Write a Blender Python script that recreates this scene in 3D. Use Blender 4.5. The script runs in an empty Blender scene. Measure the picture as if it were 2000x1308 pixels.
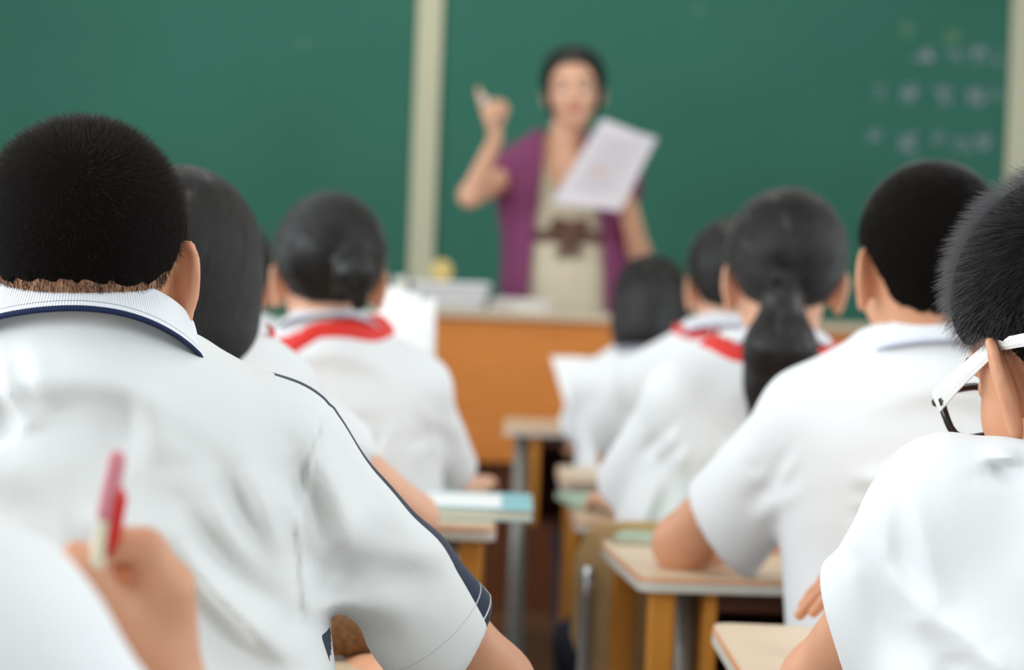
import bpy, math, random
import numpy as np
from mathutils import Vector, Matrix

C = bpy.context.scene.collection
SC = bpy.context.scene
random.seed(7)
RNG = np.random.default_rng(7)
pi = math.pi

# ------------------------------------------------------------------ camera
F_PX, CAM_H = 4170.0, 1.05
ROLL, PITCH = math.radians(2.2), math.atan(54.0 / F_PX)
cam_data = bpy.data.cameras.new('camera')
cam = bpy.data.objects.new('camera', cam_data)
C.objects.link(cam)
cam_data.sensor_width = 36.0
cam_data.lens = F_PX / 2000.0 * 36.0
cam_data.clip_start, cam_data.clip_end = 0.05, 60
cam_data.dof.use_dof = True
cam_data.dof.focus_distance = 1.68
cam_data.dof.aperture_fstop = 4.3
cam_data.dof.aperture_blades = 0
CAM_R = Matrix.Rotation(pi / 2 - PITCH, 3, 'X') @ Matrix.Rotation(ROLL, 3, 'Z')
cam.matrix_world = Matrix.Translation((0, 0, CAM_H)) @ CAM_R.to_4x4()
SC.camera = cam
_R = np.array(CAM_R)


def P(px, py, d):
    """a point of the room from where it shows in the photograph and its distance"""
    v = _R @ np.array([(px - 1000) * d / F_PX, -(py - 654) * d / F_PX, -d])
    return v + np.array([0, 0, CAM_H])


# ------------------------------------------------------------------ light, exposure
SC.view_settings.view_transform = 'Standard'
SC.view_settings.look = 'None'
SC.view_settings.gamma = 1.0
SC.view_settings.use_curve_mapping = False
SC.view_settings.exposure = 0.12
SC.cycles.use_denoising = True
SC.cycles.max_bounces = 8
SC.cycles.sample_clamp_indirect = 6.0
world = bpy.data.worlds.new('world')
SC.world = world
world.use_nodes = True
world.node_tree.nodes['Background'].inputs[0].default_value = (0.80, 0.90, 1.0, 1)
world.node_tree.nodes['Background'].inputs[1].default_value = 1.0


def area(name, loc, rot, sx, sy, power, col):
    l = bpy.data.lights.new(name, 'AREA')
    l.shape = 'RECTANGLE'
    l.size, l.size_y, l.energy, l.color = sx, sy, power, col
    o = bpy.data.objects.new(name, l)
    o.location, o.rotation_euler = loc, rot
    C.objects.link(o)
    return o


# daylight that comes through the window openings of the two side walls
for k, y in enumerate((-0.6, 1.9, 4.4)):
    area('daylight', (-3.42, y, 1.85), (0, math.radians(-84), 0), 1.7, 2.0, (84, 74, 42)[k], (0.88, 0.95, 1.0))
for k, y in enumerate((0.2, 3.6)):
    area('daylight', (3.42, y, 1.85), (0, math.radians(84), 0), 1.7, 2.0, 46, (0.88, 0.95, 1.0))
# fluorescent battens under the ceiling
for x in (-1.7, 0.0, 1.7):
    for y in (-0.8, 2.0, 4.8):
        area('tube_light', (x, y, 2.92), (0, 0, 0), 0.12, 1.2, 6.5, (1.0, 0.97, 0.90))
area('board_light', (-0.3, 6.3, 2.95), (math.radians(38), 0, 0), 2.6, 0.12, 9, (1.0, 0.97, 0.90))


# ------------------------------------------------------------------ materials
def lin(c):
    return tuple((x / 12.92 if x <= 0.04045 else ((x + 0.055) / 1.055) ** 2.4) for x in [v / 255 for v in c])


def mat(name, rgb, rough=0.6, metal=0.0, spec=0.4, noise=0.0, nscale=20, bump=0.0, bscale=200, sss=0.0, coat=0.0, stretch=None, sheen=0.0):
    m = bpy.data.materials.new(name)
    m.use_nodes = True
    nt = m.node_tree
    b = nt.nodes['Principled BSDF']
    c = lin(rgb)
    b.inputs['Base Color'].default_value = (*c, 1)
    b.inputs['Roughness'].default_value = rough
    b.inputs['Metallic'].default_value = metal
    b.inputs['Specular IOR Level'].default_value = spec
    b.inputs['Coat Weight'].default_value = coat
    b.inputs['Sheen Weight'].default_value = sheen
    if sss:
        b.inputs['Subsurface Weight'].default_value = sss
        b.inputs['Subsurface Radius'].default_value = (1.0, 0.35, 0.18)
        b.inputs['Subsurface Scale'].default_value = 0.012
    tc = nt.nodes.new('ShaderNodeTexCoord')
    mp = nt.nodes.new('ShaderNodeMapping')
    nt.links.new(tc.outputs['Object'], mp.inputs[0])
    if stretch:
        mp.inputs['Scale'].default_value = stretch
    if noise:
        n = nt.nodes.new('ShaderNodeTexNoise')
        n.inputs['Scale'].default_value = nscale
        n.inputs['Detail'].default_value = 5
        nt.links.new(mp.outputs[0], n.inputs['Vector'])
        r = nt.nodes.new('ShaderNodeMapRange')
        r.inputs[1].default_value, r.inputs[2].default_value = 0.3, 0.7
        r.inputs[3].default_value, r.inputs[4].default_value = 1 - noise, 1 + noise
        nt.links.new(n.outputs[0], r.inputs[0])
        mx = nt.nodes.new('ShaderNodeVectorMath')
        mx.operation = 'SCALE'
        mx.inputs[0].default_value = c
        nt.links.new(r.outputs[0], mx.inputs['Scale'])
        nt.links.new(mx.outputs[0], b.inputs['Base Color'])
    if bump:
        n2 = nt.nodes.new('ShaderNodeTexNoise')
        n2.inputs['Scale'].default_value = bscale
        n2.inputs['Detail'].default_value = 3
        nt.links.new(mp.outputs[0], n2.inputs['Vector'])
        bp = nt.nodes.new('ShaderNodeBump')
        bp.inputs['Strength'].default_value = bump
        bp.inputs['Distance'].default_value = 0.002
        nt.links.new(n2.outputs[0], bp.inputs['Height'])
        nt.links.new(bp.outputs[0], b.inputs['Normal'])
    return m


M = {}
M['wall'] = mat('wall_paint', (204, 206, 204), 0.9, bump=0.2, bscale=60)
M['ceiling'] = mat('ceiling_paint', (212, 214, 214), 0.9)
M['floor'] = mat('floor_terrazzo', (112, 110, 106), 0.5, noise=0.12, nscale=60)
M['platform'] = mat('platform_wood', (96, 62, 36), 0.6, noise=0.15, nscale=8)
M['board'] = mat('board_green', (54, 109, 92), 0.75, spec=0.2, noise=0.05, nscale=2.2)
M['trim'] = mat('board_trim', (196, 192, 164), 0.45, metal=0.1)
M['chalk'] = mat('chalk', (190, 184, 204), 0.95)
M['chalk_stick'] = mat('chalk_stick_white', (236, 232, 230), 0.95)
M['chalk_yellow'] = mat('chalk_yellow', (150, 176, 128), 0.95)
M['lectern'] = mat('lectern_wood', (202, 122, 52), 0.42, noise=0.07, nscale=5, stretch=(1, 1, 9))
M['lectern_shaded'] = mat('lectern_wood_shaded', (86, 42, 12), 0.5, noise=0.1, nscale=5, stretch=(1, 1, 9))  # lectern wood with the shade of the lower front painted into its colour
M['lectern_top'] = mat('lectern_top_laminate', (196, 176, 150), 0.4)
M['desk_top'] = mat('desk_top_laminate', (226, 202, 172), 0.42, noise=0.03, nscale=14, stretch=(1, 6, 6))
M['desk_edge'] = mat('desk_edge_band', (206, 202, 190), 0.5)
M['desk_line'] = mat('desk_orange_line', (226, 152, 106), 0.5)
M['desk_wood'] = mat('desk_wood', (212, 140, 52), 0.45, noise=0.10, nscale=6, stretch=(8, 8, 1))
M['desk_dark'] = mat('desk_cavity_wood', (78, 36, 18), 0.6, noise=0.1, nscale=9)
M['metal'] = mat('grey_painted_steel', (150, 150, 144), 0.35, metal=0.35)
M['chrome'] = mat('chrome_tube', (200, 202, 204), 0.18, metal=0.9)
M['plywood'] = mat('chair_plywood', (212, 176, 124), 0.4, noise=0.06, nscale=7, stretch=(1, 1, 7))
M['skin'] = mat('skin_warm', (214, 156, 122), 0.5, spec=0.35, sss=0.25, noise=0.05, nscale=30, bump=0.08, bscale=350)
M['skin_pale'] = mat('skin_pale', (228, 176, 146), 0.5, spec=0.35, sss=0.25, noise=0.04, nscale=30)
M['lips'] = mat('lips', (186, 98, 92), 0.4)
M['eye_white'] = mat('eye_white', (196, 176, 162), 0.3)
M['iris'] = mat('iris', (30, 20, 14), 0.15)
M['hair_shell'] = mat('hair_black', (12, 10, 9), 0.34, spec=0.5, coat=0.15)
M['hair_soft'] = mat('scalp_dark_hair', (12, 8, 6), 0.9, spec=0.08)
M['hair_fibre_dull'] = mat('hair_fibre_dull_brown', (36, 26, 19), 0.55, spec=0.22)
M['navy'] = mat('navy_cloth', (34, 42, 62), 0.85, bump=0.3, bscale=900)
M['trousers'] = mat('navy_trousers', (38, 44, 64), 0.85, bump=0.2, bscale=500)
M['shoe'] = mat('white_shoe', (214, 214, 212), 0.5)
M['red'] = mat('red_scarf', (226, 44, 32), 0.6, sheen=0.2)
M['paper'] = mat('paper_white', (250, 250, 250), 0.8)
M['paper_teacher'] = mat('paper_grey_white', (214, 206, 210), 0.8)
M['ink'] = mat('grey_print', (120, 112, 118), 0.8)
M['purple'] = mat('purple_knit', (128, 60, 100), 0.85, bump=0.3, bscale=300)
M['beige'] = mat('beige_cloth', (206, 194, 168), 0.8, bump=0.2, bscale=250)
M['belt'] = mat('brown_belt', (96, 64, 48), 0.5)
M['glass_white'] = mat('glasses_white_plastic', (238, 238, 236), 0.25, coat=0.4)
M['glass_black'] = mat('glasses_black_plastic', (16, 16, 16), 0.2, coat=0.4)
M['pen_red'] = mat('pen_red_plastic', (214, 40, 36), 0.35)
M['pen_white'] = mat('pen_ivory_plastic', (232, 222, 196), 0.35)
M['pen_pink'] = mat('pen_pink_cap', (222, 140, 150), 0.35)
M['teal'] = mat('book_teal_cover', (150, 206, 214), 0.5)
M['green_book'] = mat('book_green_cover', (166, 190, 166), 0.5)
M['pages'] = mat('book_pages', (232, 228, 210), 0.8)
M['blue'] = mat('blue_plastic', (40, 78, 130), 0.5)
M['tan'] = mat('tan_sponge', (204, 178, 112), 0.9, noise=0.1, nscale=30)
M['grey_box'] = mat('pale_grey_plastic', (190, 190, 190), 0.5)
M['brown_fur'] = mat('brown_plush', (128, 92, 60), 0.95, noise=0.35, nscale=160, bump=0.8, bscale=260)
M['button'] = mat('button_white', (230, 230, 230), 0.3)


def shirt_mat(name, rgb, stripes=False):
    """white polo cloth: fine weave bump; attributes stripe / seam (signed distances in metres) drive the navy trim and the stitching"""
    m = mat(name, rgb, 0.85, spec=0.2, sheen=0.15)
    nt = m.node_tree
    b = nt.nodes['Principled BSDF']
    tc = nt.nodes.new('ShaderNodeTexCoord')
    n1 = nt.nodes.new('ShaderNodeTexNoise')
    n1.inputs['Scale'].default_value = 650
    n2 = nt.nodes.new('ShaderNodeTexNoise')
    n2.inputs['Scale'].default_value = 14
    n2.inputs['Detail'].default_value = 2
    for n in (n1, n2):
        nt.links.new(tc.outputs['Object'], n.inputs['Vector'])
    bp = nt.nodes.new('ShaderNodeBump')
    bp.inputs['Strength'].default_value = 0.25
    bp.inputs['Distance'].default_value = 0.0006
    nt.links.new(n1.outputs[0], bp.inputs['Height'])
    bp2 = nt.nodes.new('ShaderNodeBump')
    bp2.inputs['Strength'].default_value = 0.35
    bp2.inputs['Distance'].default_value = 0.006
    nt.links.new(n2.outputs[0], bp2.inputs['Height'])
    nt.links.new(bp2.outputs[0], bp.inputs['Normal'])
    nt.links.new(bp.outputs[0], b.inputs['Normal'])
    if stripes:
        at = nt.nodes.new('ShaderNodeAttribute')
        at.attribute_name = 'stripe'
        lt = nt.nodes.new('ShaderNodeMath')
        lt.operation = 'LESS_THAN'
        lt.inputs[1].default_value = 0.0
        nt.links.new(at.outputs['Fac'], lt.inputs[0])
        st = nt.nodes.new('ShaderNodeAttribute')
        st.attribute_name = 'along'
        ab = None
        for w in (-0.021, -0.013):
            cp = nt.nodes.new('ShaderNodeMath')
            cp.operation = 'COMPARE'
            cp.inputs[1].default_value, cp.inputs[2].default_value = w, 0.0006
            nt.links.new(st.outputs['Fac'], cp.inputs[0])
            if ab is None:
                ab = cp
            else:
                ad = nt.nodes.new('ShaderNodeMath')
                ad.operation = 'MAXIMUM'
                nt.links.new(ab.outputs[0], ad.inputs[0])
                nt.links.new(cp.outputs[0], ad.inputs[1])
                ab = nt.nodes.new('ShaderNodeMath')
                ab.operation = 'MULTIPLY'
                nt.links.new(ad.outputs[0], ab.inputs[0])
                nt.links.new(lt.outputs[0], ab.inputs[1])
        mx = nt.nodes.new('ShaderNodeMix')
        mx.data_type = 'RGBA'
        mx.inputs[6].default_value = (*lin(rgb), 1)
        mx.inputs[7].default_value = (*lin((36, 46, 66)), 1)
        nt.links.new(lt.outputs[0], mx.inputs[0])
        mx2 = nt.nodes.new('ShaderNodeMix')
        mx2.data_type = 'RGBA'
        nt.links.new(ab.outputs[0], mx2.inputs[0])
        nt.links.new(mx.outputs[2], mx2.inputs[6])
        mx2.inputs[7].default_value = (*lin((214, 214, 212)), 1)
        hm = nt.nodes.new('ShaderNodeMath')
        hm.operation = 'COMPARE'
        hm.inputs[1].default_value, hm.inputs[2].default_value = -0.034, 0.0006
        nt.links.new(st.outputs['Fac'], hm.inputs[0])
        mx3 = nt.nodes.new('ShaderNodeMix')
        mx3.data_type = 'RGBA'
        mx3.inputs[7].default_value = (*lin((206, 206, 206)), 1)
        hf = nt.nodes.new('ShaderNodeMath')
        hf.operation = 'MULTIPLY'
        hf.inputs[1].default_value = 0.8
        nt.links.new(hm.outputs[0], hf.inputs[0])
        nt.links.new(hf.outputs[0], mx3.inputs[0])
        nt.links.new(mx2.outputs[2], mx3.inputs[6])
        nt.links.new(mx3.outputs[2], b.inputs['Base Color'])
    return m


M['shirt'] = shirt_mat('white_polo_cloth', (236, 237, 238))
M['shirt_striped'] = shirt_mat('white_polo_cloth_navy_trim', (228, 229, 228), True)


def collar_mat(name, rgb, ink, thin=True):
    """ribbed knit; UV.v runs from the fold (0) to the outer edge (1)"""
    m = mat(name, rgb, 0.85, spec=0.2)
    nt = m.node_tree
    b = nt.nodes['Principled BSDF']
    uv = nt.nodes.new('ShaderNodeUVMap')
    sp = nt.nodes.new('ShaderNodeSeparateXYZ')
    nt.links.new(uv.outputs[0], sp.inputs[0])
    cr = nt.nodes.new('ShaderNodeValToRGB')
    cr.color_ramp.interpolation = 'CONSTANT'
    e = cr.color_ramp.elements
    w, k = (*lin(rgb), 1), (*lin(ink), 1)
    e[0].position, e[0].color = 0.0, w
    e[1].position, e[1].color = 0.875, k
    if thin:
        for pos, c in ((0.725, k), (0.742, w)):
            x = e.new(pos)
            x.color = c
    nt.links.new(sp.outputs[1], cr.inputs[0])
    nt.links.new(cr.outputs[0], b.inputs['Base Color'])
    mu = nt.nodes.new('ShaderNodeMath')
    mu.operation = 'MULTIPLY'
    mu.inputs[1].default_value = 1500
    nt.links.new(sp.outputs[0], mu.inputs[0])
    sn = nt.nodes.new('ShaderNodeMath')
    sn.operation = 'SINE'
    nt.links.new(mu.outputs[0], sn.inputs[0])
    bp = nt.nodes.new('ShaderNodeBump')
    bp.inputs['Strength'].default_value = 0.5
    bp.inputs['Distance'].default_value = 0.0006
    nt.links.new(sn.outputs[0], bp.inputs['Height'])
    nt.links.new(bp.outputs[0], b.inputs['Normal'])
    return m


M['collar'] = collar_mat('ribbed_collar_navy_edge', (238, 240, 244), (32, 44, 76))
M['collar_pale'] = collar_mat('ribbed_collar_pale_edge', (238, 240, 244), (192, 198, 218))


def hair_mat(name, rgb, rough=0.35, spec=0.6):
    m = bpy.data.materials.new(name)
    m.use_nodes = True
    nt = m.node_tree
    nt.nodes.remove(nt.nodes['Principled BSDF'])
    h = nt.nodes.new('ShaderNodeBsdfHairPrincipled')
    h.model = 'CHIANG'
    h.parametrization = 'COLOR'
    h.inputs['Color'].default_value = (*lin(rgb), 1)
    h.inputs['Roughness'].default_value = rough
    h.inputs['Radial Roughness'].default_value = 0.4
    h.inputs['Random Roughness'].default_value = 0.2
    nt.links.new(h.outputs[0], nt.nodes['Material Output'].inputs[0])
    return m


M['hair_fibre'] = hair_mat('hair_fibre_black', (12, 9, 8), 0.30)
M['hair_fibre_short'] = hair_mat('hair_fibre_short_black', (20, 13, 8), 0.6)
M['hair_fibre_cool'] = hair_mat('hair_fibre_cool_black', (16, 16, 18), 0.35)


# ------------------------------------------------------------------ mesh helpers
def link(o, parent=None):
    C.objects.link(o)
    if parent is not None:
        o.parent = parent
        o.matrix_parent_inverse = parent.matrix_world.inverted()
    return o


def tag(o, label=None, cat=None, group=None, kind=None):
    if label: o['label'] = label
    if cat: o['category'] = cat
    if group: o['group'] = group
    if kind: o['kind'] = kind
    return o


def thing(name, loc, label, cat, group=None, rz=0.0):
    o = bpy.data.objects.new(name, None)
    o.empty_display_size = 0.05
    o.location, o.rotation_euler = loc, (0, 0, rz)
    C.objects.link(o)
    o.matrix_world = Matrix.Translation(loc) @ Matrix.Rotation(rz, 4, 'Z')
    return tag(o, label, cat, group)


def mesh_obj(name, verts, faces, m, parent=None, smooth=False, local=False, mats=None, fmat=None):
    me = bpy.data.meshes.new(name)
    verts = np.asarray(verts, dtype=np.float32)
    if isinstance(faces, np.ndarray):
        k = faces.shape[1]
        me.vertices.add(len(verts))
        me.vertices.foreach_set('co', verts.ravel())
        me.loops.add(faces.size)
        me.loops.foreach_set('vertex_index', faces.astype(np.int32).ravel())
        me.polygons.add(len(faces))
        me.polygons.foreach_set('loop_start', np.arange(0, faces.size, k, dtype=np.int32))
        me.polygons.foreach_set('loop_total', np.full(len(faces), k, dtype=np.int32))
        me.update(calc_edges=True)
    else:
        me.from_pydata([tuple(map(float, v)) for v in verts], [], faces)
    for x in (mats or [m]):
        me.materials.append(x)
    if fmat is not None:
        me.polygons.foreach_set('material_index', np.asarray(fmat, dtype=np.int32))
    if smooth:
        me.polygons.foreach_set('use_smooth', np.ones(len(me.polygons), dtype=bool))
    me.update()
    o = bpy.data.objects.new(name, me)
    C.objects.link(o)
    if parent is not None:
        o.parent = parent
        if not local:
            o.matrix_parent_inverse = parent.matrix_world.inverted()
    return o


class MB:
    """collects boxes, tubes and lathes into one mesh"""
    def __init__(self):
        self.v, self.f = [], []

    def add(self, vs, fs):
        o = len(self.v)
        self.v += [tuple(map(float, p)) for p in vs]
        self.f += [tuple(i + o for i in q) for q in fs]
        return self

    def box(self, lo, hi, bev=0.002):
        lo, hi = np.array(lo, float), np.array(hi, float)
        b = min(bev, 0.45 * float((hi - lo).min()))
        vs, fs = [], []
        # chamfered box: 24 vertices
        idx = {}
        for sx in (0, 1):
            for sy in (0, 1):
                for sz in (0, 1):
                    s = (sx, sy, sz)
                    base = np.where(np.array(s) == 1, hi, lo)
                    ins = np.where(np.array(s) == 1, -b, b)
                    for a in range(3):
                        q = base + ins
                        q[a] = base[a]
                        idx[(s, a)] = len(vs)
                        vs.append(q)
        for a in range(3):
            u, w = (a + 1) % 3, (a + 2) % 3
            for s in (0, 1):
                qs = []
                for cu, cw in ((0, 0), (1, 0), (1, 1), (0, 1)):
                    c = [0, 0, 0]
                    c[a], c[u], c[w] = s, cu, cw
                    qs.append(idx[(tuple(c), a)])
                fs.append(qs if s else qs[::-1])
        for a in range(3):
            u, w = (a + 1) % 3, (a + 2) % 3
            for cu in (0, 1):
                for cw in (0, 1):
                    c0, c1 = [0] * 3, [0] * 3
                    c0[a], c1[a] = 0, 1
                    c0[u] = c1[u] = cu
                    c0[w] = c1[w] = cw
                    q = [idx[(tuple(c0), u)], idx[(tuple(c1), u)], idx[(tuple(c1), w)], idx[(tuple(c0), w)]]
                    fs.append(q if cu != cw else q[::-1])
        for sx in (0, 1):
            for sy in (0, 1):
                for sz in (0, 1):
                    s = (sx, sy, sz)
                    q = [idx[(s, 0)], idx[(s, 1)], idx[(s, 2)]]
                    fs.append(q if (sx + sy + sz) % 2 else q[::-1])
        return self.add(vs, fs)

    def tube(self, pts, r, n=10, ry=None, cap=True):
        pts = [np.array(p, float) for p in pts]
        rs = r if hasattr(r, '__len__') else [r] * len(pts)
        vs, fs = [], []
        up = None
        for i, p in enumerate(pts):
            t = pts[min(i + 1, len(pts) - 1)] - pts[max(i - 1, 0)]
            t /= np.linalg.norm(t) + 1e-9
            if up is None:
                a = np.array([0, 0, 1.0]) if abs(t[2]) < 0.9 else np.array([0, 1.0, 0])
                up = a
            s = np.cross(t, up)
            s /= np.linalg.norm(s) + 1e-9
            up = np.cross(s, t)
            for k in range(n):
                an = 2 * pi * k / n
                vs.append(p + s * math.cos(an) * rs[i] + up * math.sin(an) * (rs[i] if ry is None else ry))
        for i in range(len(pts) - 1):
            for k in range(n):
                a, b = i * n + k, i * n + (k + 1) % n
                fs.append((a, b, b + n, a + n))
        if cap:
            fs.append(tuple(range(n))[::-1])
            fs.append(tuple((len(pts) - 1) * n + k for k in range(n)))
        return self.add(vs, fs)

    def build(self, name, m, parent=None, smooth=False, local=True):
        o = mesh_obj(name, self.v, self.f, m, parent, smooth, local)
        return o


def bez(p, n=12):
    """smooth path through control points (Catmull-Rom)"""
    p = [np.array(q, float) for q in p]
    p = [2 * p[0] - p[1]] + p + [2 * p[-1] - p[-2]]
    out = []
    for i in range(1, len(p) - 2):
        for k in range(n):
            t = k / n
            out.append(0.5 * ((2 * p[i]) + (-p[i-1] + p[i+1]) * t + (2*p[i-1] - 5*p[i] + 4*p[i+1] - p[i+2]) * t*t + (-p[i-1] + 3*p[i] - 3*p[i+1] + p[i+2]) * t**3))
    out.append(p[-2])
    return out


# ------------------------------------------------------------------ signed distance fields (bodies, clothes, hair)
def nrm(v):
    v = np.asarray(v, float)
    return v / (np.linalg.norm(v) + 1e-12)


def smin(a, b, k):
    h = np.clip(0.5 + 0.5 * (b - a) / k, 0, 1)
    return b + (a - b) * h - k * h * (1 - h)


def smax(a, b, k):
    return -smin(-a, -b, k)


def sd_cone(p, a, b, ra, rb):
    a, b = np.asarray(a, float), np.asarray(b, float)
    ba = b - a
    t = np.clip(((p - a) @ ba) / (ba @ ba + 1e-12), 0, 1)
    return np.linalg.norm(p - a - t[:, None] * ba, axis=1) - (ra + (rb - ra) * t)


def sd_ell(p, c, r, R=None):
    q = p - np.asarray(c, float)
    if R is not None:
        q = q @ R
    r = np.asarray(r, float)
    k0 = np.linalg.norm(q / r, axis=1)
    k1 = np.linalg.norm(q / (r * r), axis=1)
    return k0 * (k0 - 1) / (k1 + 1e-9)


def axis_coords(lo, hi, h, fine, hf):
    """coordinates from lo to hi with step h, step hf inside any fine interval"""
    out = [lo]
    while out[-1] < hi:
        x = out[-1]
        st = hf if any(a - h <= x <= b + h for a, b in fine) else h
        out.append(x + st)
    n = (len(out) - 1) % 4
    for _ in range((4 - n) % 4):
        out.append(out[-1] + h)
    return np.array(out)


def iso(sdf, lo, hi, h, fine=(), hf=None):
    """naive surface nets on a rectilinear grid, evaluated only near the surface"""
    hf = hf or h
    ax = [axis_coords(lo[i], hi[i], h, [(f[0][i], f[1][i]) for f in fine], hf) for i in range(3)]
    B = 4
    X, Y, Z = ax
    cx, cy, cz = [(a[:-1:B] + a[B::B]) / 2 if len(a[B::B]) == len(a[:-1:B]) else None for a in ax]
    hx, hy, hz = [(a[B::B] - a[:-1:B]) / 2 for a in ax]
    g = np.stack(np.meshgrid(cx, cy, cz, indexing='ij'), -1).reshape(-1, 3)
    dc = sdf(g).reshape(len(cx), len(cy), len(cz))
    rad = np.sqrt(hx[:, None, None]**2 + hy[None, :, None]**2 + hz[None, None, :]**2)
    near = np.abs(dc) < rad * 1.35 + 0.006
    val = np.repeat(np.repeat(np.repeat(dc, B, 0), B, 1), B, 2)
    val = np.pad(val, ((0, 1), (0, 1), (0, 1)), mode='edge').astype(np.float32)
    nm = np.zeros(val.shape, bool)
    nb = np.repeat(np.repeat(np.repeat(near, B, 0), B, 1), B, 2)
    s = nb.shape
    for dx in (0, 1):
        for dy in (0, 1):
            for dz in (0, 1):
                nm[dx:s[0]+dx, dy:s[1]+dy, dz:s[2]+dz] |= nb
    I = np.argwhere(nm)
    pts = np.stack([X[I[:, 0]], Y[I[:, 1]], Z[I[:, 2]]], 1)
    out = np.empty(len(pts), np.float32)
    for k in range(0, len(pts), 400000):
        out[k:k+400000] = sdf(pts[k:k+400000])
    val[I[:, 0], I[:, 1], I[:, 2]] = out
    ins = val < 0
    cnt = np.zeros([n - 1 for n in ins.shape], np.int8)
    n0, n1, n2 = cnt.shape
    for dx in (0, 1):
        for dy in (0, 1):
            for dz in (0, 1):
                cnt += ins[dx:n0+dx, dy:n1+dy, dz:n2+dz]
    act = np.argwhere((cnt > 0) & (cnt < 8))
    vid = np.full(cnt.shape, -1, np.int32)
    vid[act[:, 0], act[:, 1], act[:, 2]] = np.arange(len(act))
    acc = np.zeros((len(act), 3))
    num = np.zeros(len(act))
    corners = [(a, b, c) for a in (0, 1) for b in (0, 1) for c in (0, 1)]
    cv = {c: val[act[:, 0]+c[0], act[:, 1]+c[1], act[:, 2]+c[2]] for c in corners}
    cp = {c: np.stack([X[act[:, 0]+c[0]], Y[act[:, 1]+c[1]], Z[act[:, 2]+c[2]]], 1) for c in corners}
    for i, a in enumerate(corners):
        for b in corners[i+1:]:
            if sum(abs(a[k] - b[k]) for k in range(3)) != 1:
                continue
            va, vb = cv[a], cv[b]
            x = (va < 0) != (vb < 0)
            t = np.where(x, va / np.where(x, va - vb, 1), 0)
            acc += np.where(x[:, None], cp[a] + (cp[b] - cp[a]) * t[:, None], 0)
            num += x
    V = acc / np.maximum(num, 1)[:, None]
    Fs = []
    for axn in range(3):
        u, w = (axn + 1) % 3, (axn + 2) % 3
        sl0 = [slice(None)] * 3
        sl1 = [slice(None)] * 3
        sl0[axn], sl1[axn] = slice(0, -1), slice(1, None)
        a, b = ins[tuple(sl0)], ins[tuple(sl1)]
        E = np.argwhere(a != b)
        E = E[(E[:, u] > 0) & (E[:, w] > 0) & (E[:, u] < cnt.shape[u]) & (E[:, w] < cnt.shape[w])]
        flip = a[E[:, 0], E[:, 1], E[:, 2]]
        q = []
        for du, dw in ((-1, -1), (0, -1), (0, 0), (-1, 0)):
            e = E.copy()
            e[:, u] += du
            e[:, w] += dw
            q.append(vid[e[:, 0], e[:, 1], e[:, 2]])
        q = np.stack(q, 1)
        q[~flip] = q[~flip][:, ::-1]
        Fs.append(q)
    Fq = np.concatenate(Fs)
    Fq = Fq[(Fq >= 0).all(1)]
    return V, Fq


def vert_normals(V, Fq):
    fn = np.cross(V[Fq[:, 2]] - V[Fq[:, 0]], V[Fq[:, 3]] - V[Fq[:, 1]])
    N = np.zeros_like(V)
    for k in range(4):
        np.add.at(N, Fq[:, k], fn)
    return N / (np.linalg.norm(N, axis=1, keepdims=True) + 1e-12)


def add_attr(o, name, vals):
    a = o.data.attributes.new(name, 'FLOAT', 'POINT')
    a.data.foreach_set('value', np.asarray(vals, dtype=np.float32))


# ------------------------------------------------------------------ people: fields
def near(p, c, R, fn):
    dd = np.linalg.norm(p - np.asarray(c), axis=1) - R
    m = dd < 0.05
    out = dd.copy()
    if m.any():
        out[m] = fn(p[m])
    return out


def rot_head(yaw, pitch, roll):
    return np.array(Matrix.Rotation(math.radians(yaw), 3, 'Z') @ Matrix.Rotation(math.radians(-pitch), 3, 'X') @ Matrix.Rotation(math.radians(roll), 3, 'Y'))


def skull(q):
    d = sd_ell(q, (0, -0.012, 0.032), (0.076, 0.094, 0.086))
    d = smin(d, sd_ell(q, (0, 0.026, -0.035), (0.060, 0.064, 0.076)), 0.03)
    return d


EAR_FLARE = math.radians(40)


def ear_sdf(q, s, flare=EAR_FLARE, size=1.0):
    q = (q - np.array([s * 0.071, 0.004, -0.012])) / size
    u = np.array([s * math.sin(flare), -math.cos(flare), 0.0])
    v = nrm(np.array([s * 0.10, -0.22, 1.0]))
    v = nrm(v - u * (v @ u))
    w = np.cross(u, v) * -s      # outward / forward face of the ear
    if w[0] * s < 0:
        w = -w
    R = np.stack([u, v, w], 1)
    e = q @ R
    d = sd_ell(e, (0.013, 0.001, 0), (0.0185, 0.0305, 0.0075))
    d = smax(d, -sd_ell(e, (0.010, 0.002, 0.009), (0.012, 0.021, 0.0095)), 0.004)
    rim = [(-0.002, 0.014, 0.001), (0.002, 0.026, 0.001), (0.012, 0.032, 0.001), (0.023, 0.030, 0.0), (0.031, 0.019, -0.001), (0.0315, 0.004, -0.001), (0.027, -0.011, 0), (0.018, -0.023, 0.001)]
    r = None
    for a, b in zip(rim[:-1], rim[1:]):
        x = sd_cone(e, a, b, 0.0038, 0.0038)
        r = x if r is None else np.minimum(r, x)
    d = smin(d, r, 0.0035)
    d = smin(d, sd_ell(e, (0.011, -0.029, 0.001), (0.009, 0.012, 0.0055)), 0.006)
    d = smin(d, sd_cone(e, (-0.004, 0.012, -0.004), (0.0, -0.018, -0.004), 0.006, 0.006), 0.005)
    return d * size


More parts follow.
